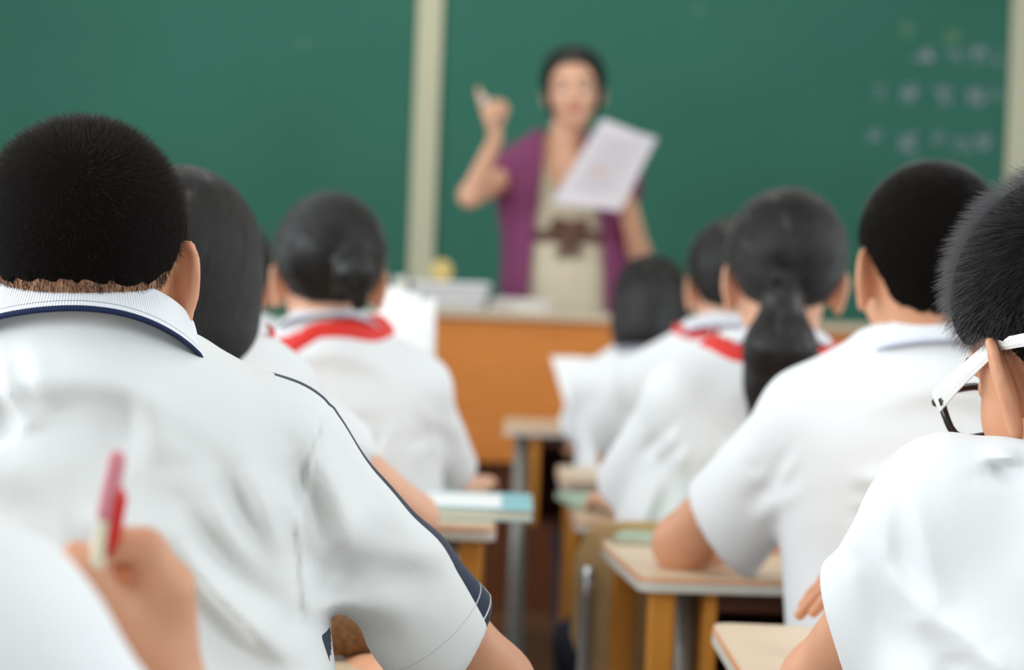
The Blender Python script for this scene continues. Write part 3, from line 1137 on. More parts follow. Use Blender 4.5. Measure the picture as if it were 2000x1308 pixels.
def person(label, c, style='boy', res=0.010, hres=0.004, sres=0.008, group='students at their desks', strands=0, strand_len=0.02,
           collar=True, collar_m='collar_pale', scarf=False, skin='skin', hair_m='hair_fibre', shirt_m='shirt', fine_hands=(), seed=1, ckw=None, hair_kw=None, shirt_attr=None, scarf_kw=None):
    c['col'] = {k: v for k, v in (ckw or {}).items() if k in ('tilt', 'off', 'r0')}
    bd = Body(c)
    root = thing('person', (bd.pel[0], bd.pel[1], c.get('floorz', 0.0)), label, 'person', group)
    if c.get('folds') == 'soft':
        c['folds'] = soft_folds(bd, seed, c.get('foldamp', 0.006))
    allp = np.array([bd.H, bd.N, *bd.S, *bd.E, *bd.W, bd.pel])
    # body
    bd.legs(np.zeros((1, 3)))
    allb = np.concatenate([allp, np.array(bd.foot), np.array(bd.foot) + bd.fwd * 0.1])
    lo, hi = allb.min(0) - 0.19, allb.max(0) + 0.19
    lo[2] = c.get('floorz', 0.0) + 0.04
    fine = [(bd.H - 0.15 * bd.hs, bd.H + 0.15 * bd.hs)]
    for i in fine_hands:
        hc = bd.W[i] + nrm(bd.W[i] - bd.E[i]) * 0.07
        fine.append((hc - 0.12, hc + 0.12))
    V, Fq = iso(bd.skin, lo, hi, res, fine, hres)
    q = bd.q(V)
    cen = q[Fq].mean(1)
    ax = np.abs(cen[:, 0])
    fm = np.zeros(len(Fq), np.int32)
    ed = np.linalg.norm(np.stack([ax - 0.031, cen[:, 1] - 0.0765, cen[:, 2] - 0.002], 1), axis=1)
    eye = (ed < 0.0135) & (cen[:, 1] > 0.082)
    fm[eye] = 2
    fm[eye & (np.hypot(ax - 0.031, cen[:, 2] - 0.002) < 0.0058)] = 3
    fm[(cen[:, 1] > 0.084) & (cen[:, 1] < 0.112) & (np.hypot(ax / 0.020, (cen[:, 2] + 0.058) / 0.011) < 1)] = 1
    body = mesh_obj('body', V, Fq, None, root, smooth=True, mats=[M[skin], M['lips'], M['eye_white'], M['iris']], fmat=fm)
    # eyebrows: thin dark ridges above the eyes
    mb = MB()
    for sg in (-1, 1):
        pts = [bd.toworld((sg * x, y, z)) for x, y, z in ((0.014, 0.0935, 0.024), (0.027, 0.0910, 0.029), (0.040, 0.0835, 0.028), (0.049, 0.0740, 0.022))]
        mb.tube(bez(pts, 3), 0.0026 * bd.hs, 6)
    mb.build('eyebrows', M['hair_soft'], root, smooth=True, local=False)
    # shirt
    if c.get('noshirt') is None:
        ps = np.array([bd.N, *bd.S, *[bd.S[i] + (bd.E[i] - bd.S[i]) * 0.85 for i in (0, 1)], *[c[h] for h in ('hemL', 'hemR') if h in c], bd.pel])
        slo, shi = ps.min(0) - 0.17, ps.max(0) + 0.17
        SV, SF = iso(bd.shirt, slo, shi, sres)
        so = mesh_obj('shirt', SV, SF, M[shirt_m], root, smooth=True)
        if shirt_attr:
            for k, v in shirt_attr(bd, SV).items():
                add_attr(so, k, v)
        if collar:
            collar_obj(bd, root, M[collar_m], **(ckw or {}))
        if scarf:
            scarf_obj(bd, root, **(scarf_kw or {}))
        ts = bd.legs
        lz = np.array([*bd.foot, bd.pel, *(np.array(bd.foot))])
        tlo, thi = lz.min(0) - 0.17, lz.max(0) + 0.17
        tlo[2] = c.get('floorz', 0) + 0.07
        TV, TF = iso(lambda p: smax(bd.legs(p, 0.006), (c.get('floorz', 0) + 0.10) - p[:, 2], 0.004), tlo, thi, 0.014)
        mesh_obj('trousers', TV, TF, M['trousers'], root, smooth=True)
    shoes(bd, root)
    # hair
    f = cap_sdf(bd, style)
    if style in ('pony', 'bun', 'teacher') and c.get('tail'):
        f0 = f
        tail = c['tail']

        def f(z):
            d = f0(z)
            for (a, b, ra, rb) in tail:
                d = smin(d, sd_cone(z, a, b, ra, rb), 0.012)
            return d
    pad = 0.16 * bd.hs
    hlo, hhi = bd.H - pad, bd.H + pad
    if c.get('tail'):
        tp = np.array([x[0] for x in c['tail']] + [x[1] for x in c['tail']])
        hlo, hhi = np.minimum(hlo, tp.min(0) - 0.06), np.maximum(hhi, tp.max(0) + 0.06)
    HV, HF = iso(f, hlo, hhi, 0.004 if strands > 20000 else 0.006)
    short = style in ('boy', 'buzz')
    ho = mesh_obj('hair', HV, HF, M['hair_soft' if short else 'hair_shell'], root, smooth=True)
    if strands:
        if short:
            short_hair(bd, V, Fq, strands, strand_len, M[hair_m], ho, seed=seed, **(hair_kw or {}))
        else:
            tie = bd.toworld(c.get('tie', (0, -0.115, 0.0)))
            upw = bd.R @ np.array([0, 0, 1.0])
            topw = bd.toworld((0.01, 0.03, 0.13))
            if style == 'bob':
                def flow(x):
                    v = x - topw
                    v /= np.linalg.norm(v, axis=1, keepdims=True)
                    return v * 0.8 - upw * 0.8
            else:
                def flow(x):
                    v = tie - x
                    dd = np.linalg.norm(v, axis=1, keepdims=True)
                    v = v / (dd + 1e-6)
                    w = 1 / (1 + np.exp(((x - tie) @ np.array([0, 0, 1.0]) + 0.0) / 0.012))[:, None]
                    w = w * (x[:, 1:2] < tie[1] + 0.012)
                    return v * (1 - w) + np.array([0, 0, -1.0]) * w
            long_hair(bd, f, HV, HF, strands, flow, M[hair_m], ho, seed=seed, **(hair_kw or {}))
    return bd, root


# ------------------------------------------------------------------ the room
def struct(o):
    o['kind'] = 'structure'
    return o


XW, YB, YF, ZC = 3.5, -2.6, 7.62, 3.1


def slab(name, lo, hi, m, bev=0.0005, parent=None):
    return MB().box(lo, hi, bev).build(name, m, parent)


struct(slab('floor', (-XW - .1, YB - .1, -0.1), (XW + .1, YF + .2, 0), M['floor']))
struct(slab('ceiling', (-XW - .1, YB - .1, ZC), (XW + .1, YF + .2, ZC + 0.1), M['ceiling']))
struct(slab('wall_front', (-XW - .1, YF, 0), (XW + .1, YF + 0.15, ZC), M['wall']))
struct(slab('wall_back', (-XW - .1, YB - .15, 0), (XW + .1, YB, ZC), M['wall']))


def side_wall(name, x0, x1, ys, n0):
    mb = MB()
    z0, z1, hw = 0.80, 2.90, 0.92
    mb.box((x0, YB, 0), (x1, YF, z0), 0.0005)
    mb.box((x0, YB, z1), (x1, YF, ZC), 0.0005)
    cuts = [YB] + [v for y in ys for v in (y - hw, y + hw)] + [YF]
    for a, b in zip(cuts[::2], cuts[1::2]):
        mb.box((x0, a, z0), (x1, b, z1), 0.0005)
    struct(mb.build(name, M['wall']))
    xm = (x0 + x1) / 2
    for k, y in enumerate(ys):
        fr = MB()
        for (a, b) in (((y - hw, z0), (y + hw, z0 + .05)), ((y - hw, z1 - .05), (y + hw, z1)), ((y - hw, z0), (y - hw + .05, z1)), ((y + hw - .05, z0), (y + hw, z1)), ((y - .02, z0), (y + .02, z1))):
            fr.box((xm - .02, a[0], a[1]), (xm + .02, b[0], b[1]), 0.001)
        struct(fr.build('window_%d' % (n0 + k), M['metal']))


side_wall('wall_left', -XW - .1, -XW, (-0.6, 1.9, 4.4), 1)
side_wall('wall_right', XW, XW + .1, (0.2, 3.6), 4)
struct(slab('trim_1', (-XW, 5.65, 0), (XW, YF, 0.20), M['platform'], 0.004))   # teacher's platform

# ------------------------------------------------------------------ the blackboard: sliding panels with pale metal trim
YBD = 7.50
zb0, zb1 = 0.95, 2.55
xs_trim = [P(842, 0, YBD)[0], P(1997, 60, YBD)[0]]
wp = xs_trim[1] - xs_trim[0]
bb = thing('blackboard', (xs_trim[0], YBD, zb0), 'wide green classroom blackboard with pale metal dividing strips and faint chalk writing', 'blackboard')
for x0, x1 in ((xs_trim[0] - wp, xs_trim[0]), (xs_trim[0], xs_trim[1])):
    slab('board_panel', (x0 + .02, YBD, zb0), (x1 - .02, YBD + .03, zb1), M['board'], 0.001, bb).matrix_parent_inverse = bb.matrix_world.inverted()
x = xs_trim[1]
slab('board_panel', (x + .02, YBD, zb0), (x + .6, YBD + .03, zb1), M['board'], 0.001, bb).matrix_parent_inverse = bb.matrix_world.inverted()
for x in (xs_trim[0] - wp, xs_trim[0], xs_trim[1], xs_trim[1] + .6):
    o = slab('divider', (x - .045, YBD - .022, zb0 - .02), (x + .045, YBD + .03, zb1 + .02), M['trim'], 0.004, bb)
    o.matrix_parent_inverse = bb.matrix_world.inverted()
for z in (zb0, zb1):
    o = slab('frame_rail', (xs_trim[0] - wp, YBD - .02, z - .03), (xs_trim[1] + .6, YBD + .04, z + .03), M['trim'], 0.004, bb)
    o.matrix_parent_inverse = bb.matrix_world.inverted()
o = slab('chalk_ledge', (xs_trim[0] - wp, YBD - .09, zb0 - .05), (xs_trim[1] + .6, YBD, zb0 - .03), M['trim'], 0.004, bb)
o.matrix_parent_inverse = bb.matrix_world.inverted()


def chalk_char(px, py, size, m='chalk', n=7, w=0.0026, rg=random.Random(3)):
    c = P(px, py, YBD)
    mb = MB()
    for k in range(n):
        if k % 2:
            x = rg.uniform(-.4, .4) * size
            a, b = (x, rg.uniform(.1, .5) * size), (x + rg.uniform(-.2, .2) * size, rg.uniform(-.5, -.1) * size)
        else:
            z = rg.uniform(-.45, .45) * size
            a, b = (rg.uniform(-.5, -.1) * size, z), (rg.uniform(.1, .5) * size, z + rg.uniform(0, .08) * size)
        t = nrm(np.array([b[0] - a[0], b[1] - a[1]]))
        nn = np.array([-t[1], t[0]]) * w / 2
        q = [np.array(a) - nn, np.array(b) - nn, np.array(b) + nn, np.array(a) + nn]
        vs = [(c[0] + u[0], YBD - 0.0012, c[2] + u[1]) for u in q] + [(c[0] + u[0], YBD + 0.001, c[2] + u[1]) for u in q]
        mb.add(vs, [(0, 1, 2, 3), (4, 7, 6, 5), (0, 4, 5, 1), (1, 5, 6, 2), (2, 6, 7, 3), (3, 7, 4, 0)])
    o = mb.build('chalk_character', M[m], bb)
    o.matrix_parent_inverse = bb.matrix_world.inverted()


for px, py, s, n in ((1803, 108, .075, 9), (1862, 112, .06, 4), (1908, 108, .07, 7), (1950, 114, .06, 3),
                     (1712, 178, .06, 3), (1778, 186, .07, 9), (1842, 188, .07, 6), (1905, 192, .075, 11), (1948, 190, .06, 4),
                     (1712, 268, .055, 5), (1772, 276, .07, 8), (1828, 268, .06, 5), (1878, 282, .06, 6), (1922, 280, .07, 9), (1790, 322, .06, 3)):
    chalk_char(px, py, s, n=n)
for px, py, s, n in ((1772, 56, .07, 4), (1858, 78, .07, 6), (1365, 22, .05, 2), (594, 80, .05, 2)):
    chalk_char(px, py, s, 'chalk_yellow', n)

# ------------------------------------------------------------------ ceiling lamps (out of view, they light the room)
for x in (-1.7, 0.0, 1.7):
    for y in (-0.8, 2.0, 4.8):
        struct(MB().box((x - .07, y - .62, 2.935), (x + .07, y + .62, 2.97), .004).tube([(x, y - .4, 2.97), (x, y - .4, ZC)], .006, 6).tube([(x, y + .4, 2.97), (x, y + .4, ZC)], .006, 6).build('trim_2', M['metal']))

# ------------------------------------------------------------------ lectern
YL = 5.95
lx0, lx1 = P(735, 600, YL)[0], P(1800, 625, YL)[0]
lz = P(1000, 607, YL)[2]
zmid = P(1000, 905, YL)[2]
lect = thing('lectern', ((lx0 + lx1) / 2, YL + .3, 0.20), 'wide orange-brown wooden teacher\'s lectern standing before the blackboard', 'lectern')


def lp(name, lo, hi, m, bev=.004, par=None):
    o = slab(name, lo, hi, M[m], bev, par or lect)
    o.matrix_parent_inverse = (par or lect).matrix_world.inverted()
    return o


lp('front_panel', (lx0, YL, zmid), (lx1, YL + .03, lz - .025), 'lectern')
lp('shaded_base_panel', (lx0 + .02, YL + .05, 0.20), (lx1 - .02, YL + .08, zmid), 'lectern_shaded')  # lower front, its darker brown stands in for shadow
lp('side_panel', (lx0, YL + .03, 0.20), (lx0 + .03, YL + .40, lz - .025), 'lectern')
lp('side_panel', (lx1 - .03, YL + .03, 0.20), (lx1, YL + .40, lz - .025), 'lectern')
lp('shelf', (lx0 + .03, YL + .08, 0.62), (lx1 - .03, YL + .38, 0.64), 'lectern_shaded')
lp('lectern_top', (lx0 - .02, YL - .02, lz - .025), (lx1 + .02, YL + .42, lz), 'lectern_top')

# things on the lectern
yl = YL + 0.16


def on_lectern(px, d, z=0.0):
    p = P(px, 600, d)
    return np.array([p[0], p[1], lz + z])


c = on_lectern(880, yl)
box = thing('storage_tray', tuple(c), 'pale grey shallow plastic tray on the lectern beside the teacher', 'tray')
mb = MB()
w, dp, h = 0.100, 0.09, 0.070
mb.box((-w, -dp, 0), (w, dp, .006), .002)
for s in (-1, 1):
    mb.add([(s * w, -dp, .006), (s * (w + .008), -dp - .006, h), (s * (w + .008), dp + .006, h), (s * w, dp, .006), (s * (w - .005), -dp, .006), (s * (w + .003), -dp, h), (s * (w + .003), dp, h), (s * (w - .005), dp, .006)],
           [(0, 1, 2, 3), (4, 7, 6, 5), (1, 5, 6, 2), (0, 4, 5, 1), (3, 2, 6, 7)] if s > 0 else [(3, 2, 1, 0), (5, 6, 7, 4), (2, 6, 5, 1), (1, 5, 4, 0), (7, 6, 2, 3)])
    mb.box((-w, s * dp - .003, .004), (w, s * dp + .003, h), .002)
mb.build('tray_body', M['grey_box'], box)
MB().box((-w - .014, -dp - .012, h - .004), (w + .014, dp + .012, h + .004), .003).build('rim', M['paper'], box)
c = on_lectern(860, yl + .0, h + .004)
bl = thing('sponge', tuple(c), 'round tan cleaning sponge resting on the grey tray', 'sponge')
V, Fq = iso(lambda p: sd_ell(p, (0, 0, .032), (.032, .024, .034)) + 0.002 * np.sin(p[:, 0] * 300) * np.sin(p[:, 2] * 260), np.array([-.05, -.05, -.01]), np.array([.05, .05, .08]), .005)
mesh_obj('sponge_body', V, Fq, M['tan'], bl, True, True)
c = on_lectern(786, yl + .05)
fo = thing('ring_binder', tuple(c), 'blue ring binder standing upright at the end of the lectern', 'binder')
MB().box((-.024, -.10, 0), (.020, .10, .088), .004).build('cover', M['blue'], fo)
MB().box((-.019, -.101, .004), (.015, .094, .084), .001).build('pages', M['pages'], fo)
for k in range(5):
    c = on_lectern(1015 + (-1) ** k * 4, YL + .13, .004 + .007 * k)
    pp = thing('exercise_book', tuple(c), ['bottom', 'second', 'middle', 'fourth', 'top'][k] + ' pale exercise book of the low pile in front of the teacher', 'book', 'exercise books on the lectern', rz=math.radians((-8, 5, 12, -3, 9)[k]))
    MB().box((-.082, -.095, -.0035), (.082, .095, -.0022), .0005).box((-.082, -.095, .0022), (.082, .095, .0035), .0005).box((-.083, -.095, -.0035), (-.0815, .095, .0035), .0004).build('cover', M['paper_teacher'], pp)
    MB().box((-.080, -.093, -.0022), (.080, .093, .0022), .0004).build('pages', M['pages'], pp)


# ------------------------------------------------------------------ desks and chairs
def desk(px_l, d_far, depth, w, label, z=0.705, rz=0.0, py=900, steel_out=False):
    """single pupil's desk; px_l: where its far corner towards the aisle shows"""
    far = P(px_l, py, d_far)
    t = thing('school_desk', (far[0] + w / 2, far[1] - depth / 2, 0), label, 'desk', 'school desks', rz)
    W, D = w / 2, depth / 2
    th = 0.020
    # rounded top
    n = 5
    r = 0.022
    ring = []
    for cx, cy, a0 in ((W - r, D - r, 0), (-W + r, D - r, 90), (-W + r, -D + r, 180), (W - r, -D + r, 270)):
        for k in range(n + 1):
            a = math.radians(a0 + 90 * k / n)
            ring.append((cx + r * math.cos(a), cy + r * math.sin(a)))
    N = len(ring)

    def plate(name, z0, z1, sc, m):
        vs = [(x * sc[0], y * sc[1], z0) for x, y in ring] + [(x * sc[0], y * sc[1], z1) for x, y in ring]
        fs = [tuple(range(N))[::-1], tuple(range(N, 2 * N))] + [(i, (i + 1) % N, (i + 1) % N + N, i + N) for i in range(N)]
        return MB().add(vs, fs).build(name, M[m], t)
    plate('desk_top', z - 0.0035, z, (0.994, 0.992), 'desk_top')
    plate('edge_line', z - 0.0075, z - 0.0035, (0.999, 0.999), 'desk_line')
    plate('edge_band', z - th, z - 0.0075, (1, 1), 'desk_edge')
    x0, x1, y0, y1 = -W + (.075 if steel_out else .09), W - (.075 if steel_out else .09), -D + .03, D - .03
    zb = z - th - (0.22 if steel_out else 0.125)
    for s in (x0, x1 - .016):
        MB().box((s, y0, zb), (s + .016, y1, z - th), .002).build('side_panel', M['desk_wood'], t)
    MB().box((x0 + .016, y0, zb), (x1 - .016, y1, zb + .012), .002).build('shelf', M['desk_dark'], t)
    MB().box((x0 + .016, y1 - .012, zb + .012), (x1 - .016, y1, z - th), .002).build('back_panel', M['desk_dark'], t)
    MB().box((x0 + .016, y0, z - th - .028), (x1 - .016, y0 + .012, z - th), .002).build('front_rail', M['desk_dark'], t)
    for sx in (-1, 1):
        for sy in (-1, 1):
            cx, cy = sx * (W - (.105 if steel_out else .034)), sy * (D - .036)
            if steel_out:
                continue
            MB().box((cx - .016, cy - .016, 0.0), (cx + .016, cy + .016, z - th), .003).build('leg', M['desk_wood'], t)
        cx = sx * (W - (.048 if steel_out else .075))
        rs = .020 if steel_out else .0135
        mb = MB()
        mb.tube([(cx, -D + .085, z - th), (cx, -D + .085, .03)], rs, 12)
        mb.tube([(cx, D - .085, z - th), (cx, D - .085, .03)], rs, 12)
        mb.tube([(cx, -D + .02, .03), (cx, D - .02, .03)], .014, 12)
        mb.tube([(cx, -D + .085, .22), (cx, D - .085, .22)], .010, 10)
        mb.build('steel_frame', M['metal'], t, smooth=True)
    return t


def chair(x, y, label, rz=0.0, seat=0.44, top=0.745, w=0.36):
    """bent plywood seat and back on a chrome tube frame"""
    t = thing('school_chair', (x, y, 0), label, 'chair', 'school chairs', rz)
    W = w / 2

    def slabgrid(name, fn, nu, nv, th, ):
        vs = []
        for s in (0, 1):
            for i in range(nu + 1):
                for j in range(nv + 1):
                    p, n = fn(i / nu * 2 - 1, j / nv)
                    vs.append(np.array(p) + np.array(n) * th * (s - .5))
        fs = []
        o = (nu + 1) * (nv + 1)
        for i in range(nu):
            for j in range(nv):
                a = i * (nv + 1) + j
                fs.append((a, a + 1, a + nv + 2, a + nv + 1))
                fs.append((o + a, o + a + nv + 1, o + a + nv + 2, o + a + 1))
        for i in range(nu):
            for a in (i * (nv + 1), i * (nv + 1) + nv):
                b = a + nv + 1
                fs.append((a, b, o + b, o + a))
        for j in range(nv):
            for a in (j, nu * (nv + 1) + j):
                fs.append((a, o + a, o + a + 1, a + 1))
        return MB().add(vs, fs).build(name, M['plywood'], t, smooth=False)

    def seatf(u, v):
        k = (1 - abs(u) ** 5) ** 0.35 if abs(u) < 1 else 0
        return (u * W * (0.98), -0.17 + v * 0.34, seat - 0.012 * math.cos(u * 1.4) * math.sin(v * pi) - 0.02 * max(0, v - .85) ** 2 * 20), (0, 0, 1)

    def backf(u, v):
        hh = top - (seat + 0.10)
        edge = (1 - min(1, abs(u)) ** 5)
        zt = (seat + 0.06) + (hh + 0.04) * (0.5 + (v - .5) * (0.45 + 0.55 * edge ** 0.4))
        return (u * W, -0.185 - 0.03 * (zt - seat) / 0.3 + 0.035 * u * u, zt), (0, 1, 0)
    slabgrid('seat', seatf, 12, 8, 0.011)
    slabgrid('backrest', backf, 20, 8, 0.010)
    for s in (-1, 1):
        mb = MB()
        mb.tube(bez([(s * (W - .02), -.205, top - .07), (s * (W - .02), -.185, seat + .02), (s * (W - .02), -.15, seat - .03), (s * (W - .02), .14, seat - .03), (s * (W - .02), .16, seat - .08), (s * (W - .02), .18, .01)], 5), .0105, 10)
        mb.build('front_leg', M['chrome'], t, smooth=True)
        mb = MB()
        mb.tube(bez([(s * (W - .02), -.10, seat - .04), (s * (W - .015), -.15, seat - .2), (s * (W - .01), -.20, .01)], 5), .0105, 10)
        mb.build('rear_leg', M['chrome'], t, smooth=True)
    MB().tube([(-W + .02, .10, seat - .03), (W - .02, .10, seat - .03)], .008, 8).tube([(-W + .02, -.10, seat - .035), (W - .02, -.10, seat - .035)], .008, 8).build('crossbar', M['chrome'], t, smooth=True)
    return t


desk(1388, 2.40, 0.42, 0.60, 'pale wood school desk closest to the camera, in front of the boy with glasses', py=1212)
desk(1190, 3.11, 0.41, 0.60, 'school desk under the wide elbow of the short-haired boy, dark open shelf below', z=0.72, py=1045, rz=math.radians(5))
desk(1112, 3.92, 0.42, 0.60, 'school desk in front of the girl with the ponytail', py=940)
desk(1088, 4.72, 0.42, 0.60, 'school desk in front of the girl half hidden behind the ponytail', py=893)
desk(985, 5.60, 0.42, 0.62, 'foremost school desk, bare corner and grey steel leg before the lectern', z=0.76, py=815, steel_out=True)
desk(978 - 0.60 * F_PX / 3.3, 3.33, 0.42, 0.60, 'school desk with a teal book on it, behind the girl with the red scarf', z=0.75, py=990)
desk(1000 - 0.66 * F_PX / 2.36, 2.38, 0.44, 0.64, 'school desk the large boy leans his elbow on', py=1200)
desk(920 - 0.62 * F_PX / 4.05, 4.08, 0.42, 0.60, 'school desk in front of the girl with the red scarf', py=960)
desk(890 - 0.62 * F_PX / 4.9, 4.95, 0.42, 0.60, 'school desk in front of the girl whose face is hidden behind the bob-haired girl', py=900)

chairs = [
    (P(1338, 1000, 3.315), 'school chair whose curved plywood back shows behind the ponytail girl\'s shirt', .35),
    (P(1880, 1000, 2.62), 'school chair of the short-haired boy in the right-hand column', .34),
    (P(2180, 1000, 1.58), 'school chair of the boy with glasses', .34),
    (P(1400, 900, 4.15), 'school chair between the ponytail girl\'s desk and the girl before her', .30),
    (P(1290, 860, 5.02), 'school chair of the dark bob-haired girl in the front row', .30),
    (P(690, 1000, 3.56), 'school chair of the girl with the red scarf, behind the book', .32),
    (P(360, 1000, 2.58), 'school chair of the bob-haired girl behind the large boy', .34),
    (P(170, 1000, 1.55), 'school chair of the large boy in the navy-trimmed shirt', .36),
    (P(440, 900, 4.30), 'school chair of the hidden girl in front of the bob-haired girl', .32),
]
for p, lab, w in chairs:
    chair(p[0], p[1] + 0.02, lab, w=w)


# ------------------------------------------------------------------ books and papers
def book(px, py, d, w, dep, h, cover, label, z, rz=0, name='textbook'):
    p = P(px, py, d)
    t = thing(name, (p[0], p[1], z), label, 'book', None, math.radians(rz))
    MB().box((-w/2, -dep/2, 0), (w/2, dep/2, .0015), .0004).box((-w/2, -dep/2, h - .0015), (w/2, dep/2, h), .0004).box((-w/2 - .0012, -dep/2, 0), (-w/2, dep/2, h), .0004).build('cover', M[cover], t)
    MB().box((-w/2, -dep/2 + .003, .0016), (w/2 - .003, dep/2 - .003, h - .0016), .0004).build('pages', M['pages'], t)
    return t


def on_desk(t, m, lo, hi, name, z):
    o = MB().box((lo[0], lo[1], z), (hi[0], hi[1], z + .0006), .0001).build(name, M[m], t)
    return o


b = book(905, 998, 3.12, .20, .27, .016, 'teal', 'thick book with a teal and white cover at the desk corner by the aisle', .751, 0)
on_desk(b, 'paper', (-.095, -.11), (.055, .10), 'cover_panel', .0161)
b = book(1335, 1018, 3.12, .17, .22, .010, 'green_book', 'pale green book under the far arm of the short-haired boy', .721, -12)
b = book(1200, 925, 3.78, .17, .22, .012, 'green_book', 'pale green book by the ponytail girl\'s hand', .706, 8)


def sheet(name, corners, label, m='paper', lines=0, bow=0.0, nu=8, nv=6):
    """a bowed sheet with thickness between four corners (top-left, top-right, bottom-right, bottom-left)"""
    tl, tr, br, bl_ = [np.array(c, float) for c in corners]
    n = nrm(np.cross(tr - tl, bl_ - tl))
    if n[1] > 0: n = -n
    t = thing(name, tuple((bl_ + br) / 2), label, 'paper')
    vs = []
    pt = lambda u, v: (tl * (1 - u) + tr * u) * (1 - v) + (bl_ * (1 - u) + br * u) * v + n * bow * math.sin(pi * u) * (1 - .3 * v)
    for s in (0, 1):
        for i in range(nu + 1):
            for j in range(nv + 1):
                vs.append(pt(i / nu, j / nv) - n * .0008 * s)
    fs, o = [], (nu + 1) * (nv + 1)
    for i in range(nu):
        for j in range(nv):
            a = i * (nv + 1) + j
            fs += [(a, a + 1, a + nv + 2, a + nv + 1), (o + a, o + a + nv + 1, o + a + nv + 2, o + a + 1)]
        for a in (i * (nv + 1), i * (nv + 1) + nv):
            fs.append((a, a + nv + 1, o + a + nv + 1, o + a))
    for j in range(nv):
        for a in (j, nu * (nv + 1) + j):
            fs.append((a, o + a, o + a + 1, a + 1))
    MB().add(vs, fs).build('sheet', M[m], t, smooth=False, local=False)
    if lines:
        mb = MB()
        for k in range(lines):
            v = 0.16 + 0.7 * k / lines
            u1 = 0.86 - 0.12 * ((k * 7) % 3)
            a = [pt(0.12 + (u1 - 0.12) * i / 6, v) for i in range(7)]
            dn = nrm(bl_ - tl) * .0014
            vv = [p - dn + n * .0006 for p in a] + [p + dn + n * .0006 for p in a]
            mb.add(vv, [(i, i + 1, i + 8, i + 7) for i in range(6)])
        o_ = mb.build('printed_lines', M['ink'], t, local=False)
        o_['kind'] = 'stuff'
    return t


# bright sheets standing before the girl with the red scarf
sheet('exam_paper', [P(735, 556, 4.05), P(822, 574, 4.02), P(815, 960, 3.95), P(720, 960, 3.98)], 'bright white paper propped upright beside the head of the girl with the red scarf', bow=.012)
sheet('test_sheet', [P(770, 590, 4.16), P(851, 582, 4.12), P(846, 948, 4.02), P(770, 946, 4.06)], 'second white sheet, its straight edge against the orange lectern', bow=-.012)
sheet('handout', [P(1076, 696, 5.32), P(1190, 704, 5.30), P(1190, 850, 5.22), P(1122, 850, 5.22)], 'greyish sheet with a pointed corner held by the front-row girl', 'paper', bow=.008)

# ------------------------------------------------------------------ pupils
G = 'pupils in white polo shirts'


def V3(*a):
    return np.array(a, float)


# --- large boy with the navy-trimmed shirt
F1 = []


def pf(a, b, w, amp, d=1.70):
    F1.append((P(*a, d), P(*b, d), w * .85, amp * 2.2))


pf((640, 800), (585, 1020), .0028, .0017)
pf((585, 1000), (606, 1215), .0028, .0014)
pf((600, 870), (700, 1160), .013, .0055)
pf((560, 960), (640, 1130), .010, .004)
pf((480, 900), (590, 1160), .012, .006)
pf((420, 960), (560, 1200), .012, .006)
pf((380, 1040), (520, 1290), .012, .007)
pf((430, 1100), (590, 1300), .010, .006)
pf((350, 1120), (440, 1300), .012, .005)
pf((640, 1120), (760, 1000), .014, .004)
pf((620, 1190), (800, 1240), .014, .005)
pf((700, 1090), (900, 1130), .014, .003)
pf((45, 700), (110, 840), .009, .007)
pf((100, 690), (150, 800), .010, .005)
pf((-30, 720), (30, 850), .010, .005)
pf((300, 740), (330, 900), .012, .004)
pf((-60, 900), (200, 960), .020, .004)
pf((200, 1000), (420, 1100), .018, .004)

c1 = dict(head=P(160, 546, 1.705), rot=(5, 10, 0), hscale=1.01, neckfwd=.020, neck=P(152, 700, 1.70), neckr=.067, hlup=.030, earz=.010,
          sL=P(-190, 870, 1.69), sR=P(540, 880, 1.735), trapz=-.040, rk=.03, trapr=.024, shr=.034, eL=P(-640, 1330, 1.86), eR=P(955, 1345, 1.84),
          wL=P(-250, 1300, 2.10), wR=P(640, 1330, 2.12), hip=(P(190, 1000, 1.62)[0], 1.62), build=1.22, armr=.044, adv=.05,
          hemR=P(889, 1274, 1.80), hemnR=nrm(V3(.92, .25, -.55)), sler=(.049, .055), armpit=.030, seatz=.44, loose=.02, folds=lambda p: fold_field(p, F1))


def attr1(bd, V):
    out = {}
    stripe = np.full(len(V), 1.0)
    stitch = np.full(len(V), 1.0)
    for i in (0, 1):
        S = bd.S[i]
        h = c1['hemR'] if i == 1 else S + (bd.E[i] - S) * .72
        ax = nrm(h - S)
        w = np.cross(bd.fwd, ax)
        outd = nrm(np.cross(ax, V3(0, 1, 0)))
        if outd[2] < 0: outd = -outd
        frontd = nrm(np.cross(outd, ax))
        if frontd[1] < 0: frontd = -frontd
        r = V - S
        t = r @ ax
        a = np.degrees(np.arctan2(r @ outd, r @ frontd))      # 0 faces away from the camera, 90 the upper edge
        ln = np.linalg.norm(h - S)
        hw = 20.0
        cen = np.interp(t / ln, [-.35, 0.0, .4, .7, .85, 1.0], [90, 99, 103, 112, 126, 140]) - hw
        x = (np.abs(a - cen) - hw) * 0.001
        x = np.where((t > -.22 * ln) & (t < ln * 1.05) & ((V - S) @ bd.lat * (-1, 1)[i] > -0.05), x, 1.0)
        stripe = np.minimum(stripe, x)
        stitch = np.where(r @ bd.lat * (-1, 1)[i] > -.03, t - ln, stitch)
        # panel under the arm
        lx = (V - bd.pel) @ bd.lat * (-1, 1)[i]
        fy = (V - bd.pel) @ bd.fwd
        y = np.maximum(np.maximum(np.abs(fy - .068) - .024, V[:, 2] - (S[2] - .142)), .09 - lx)
        y = np.where(t < ln * .6, y, 1.0)
        stripe = np.minimum(stripe, y)
    return {'stripe': stripe, 'along': stitch}


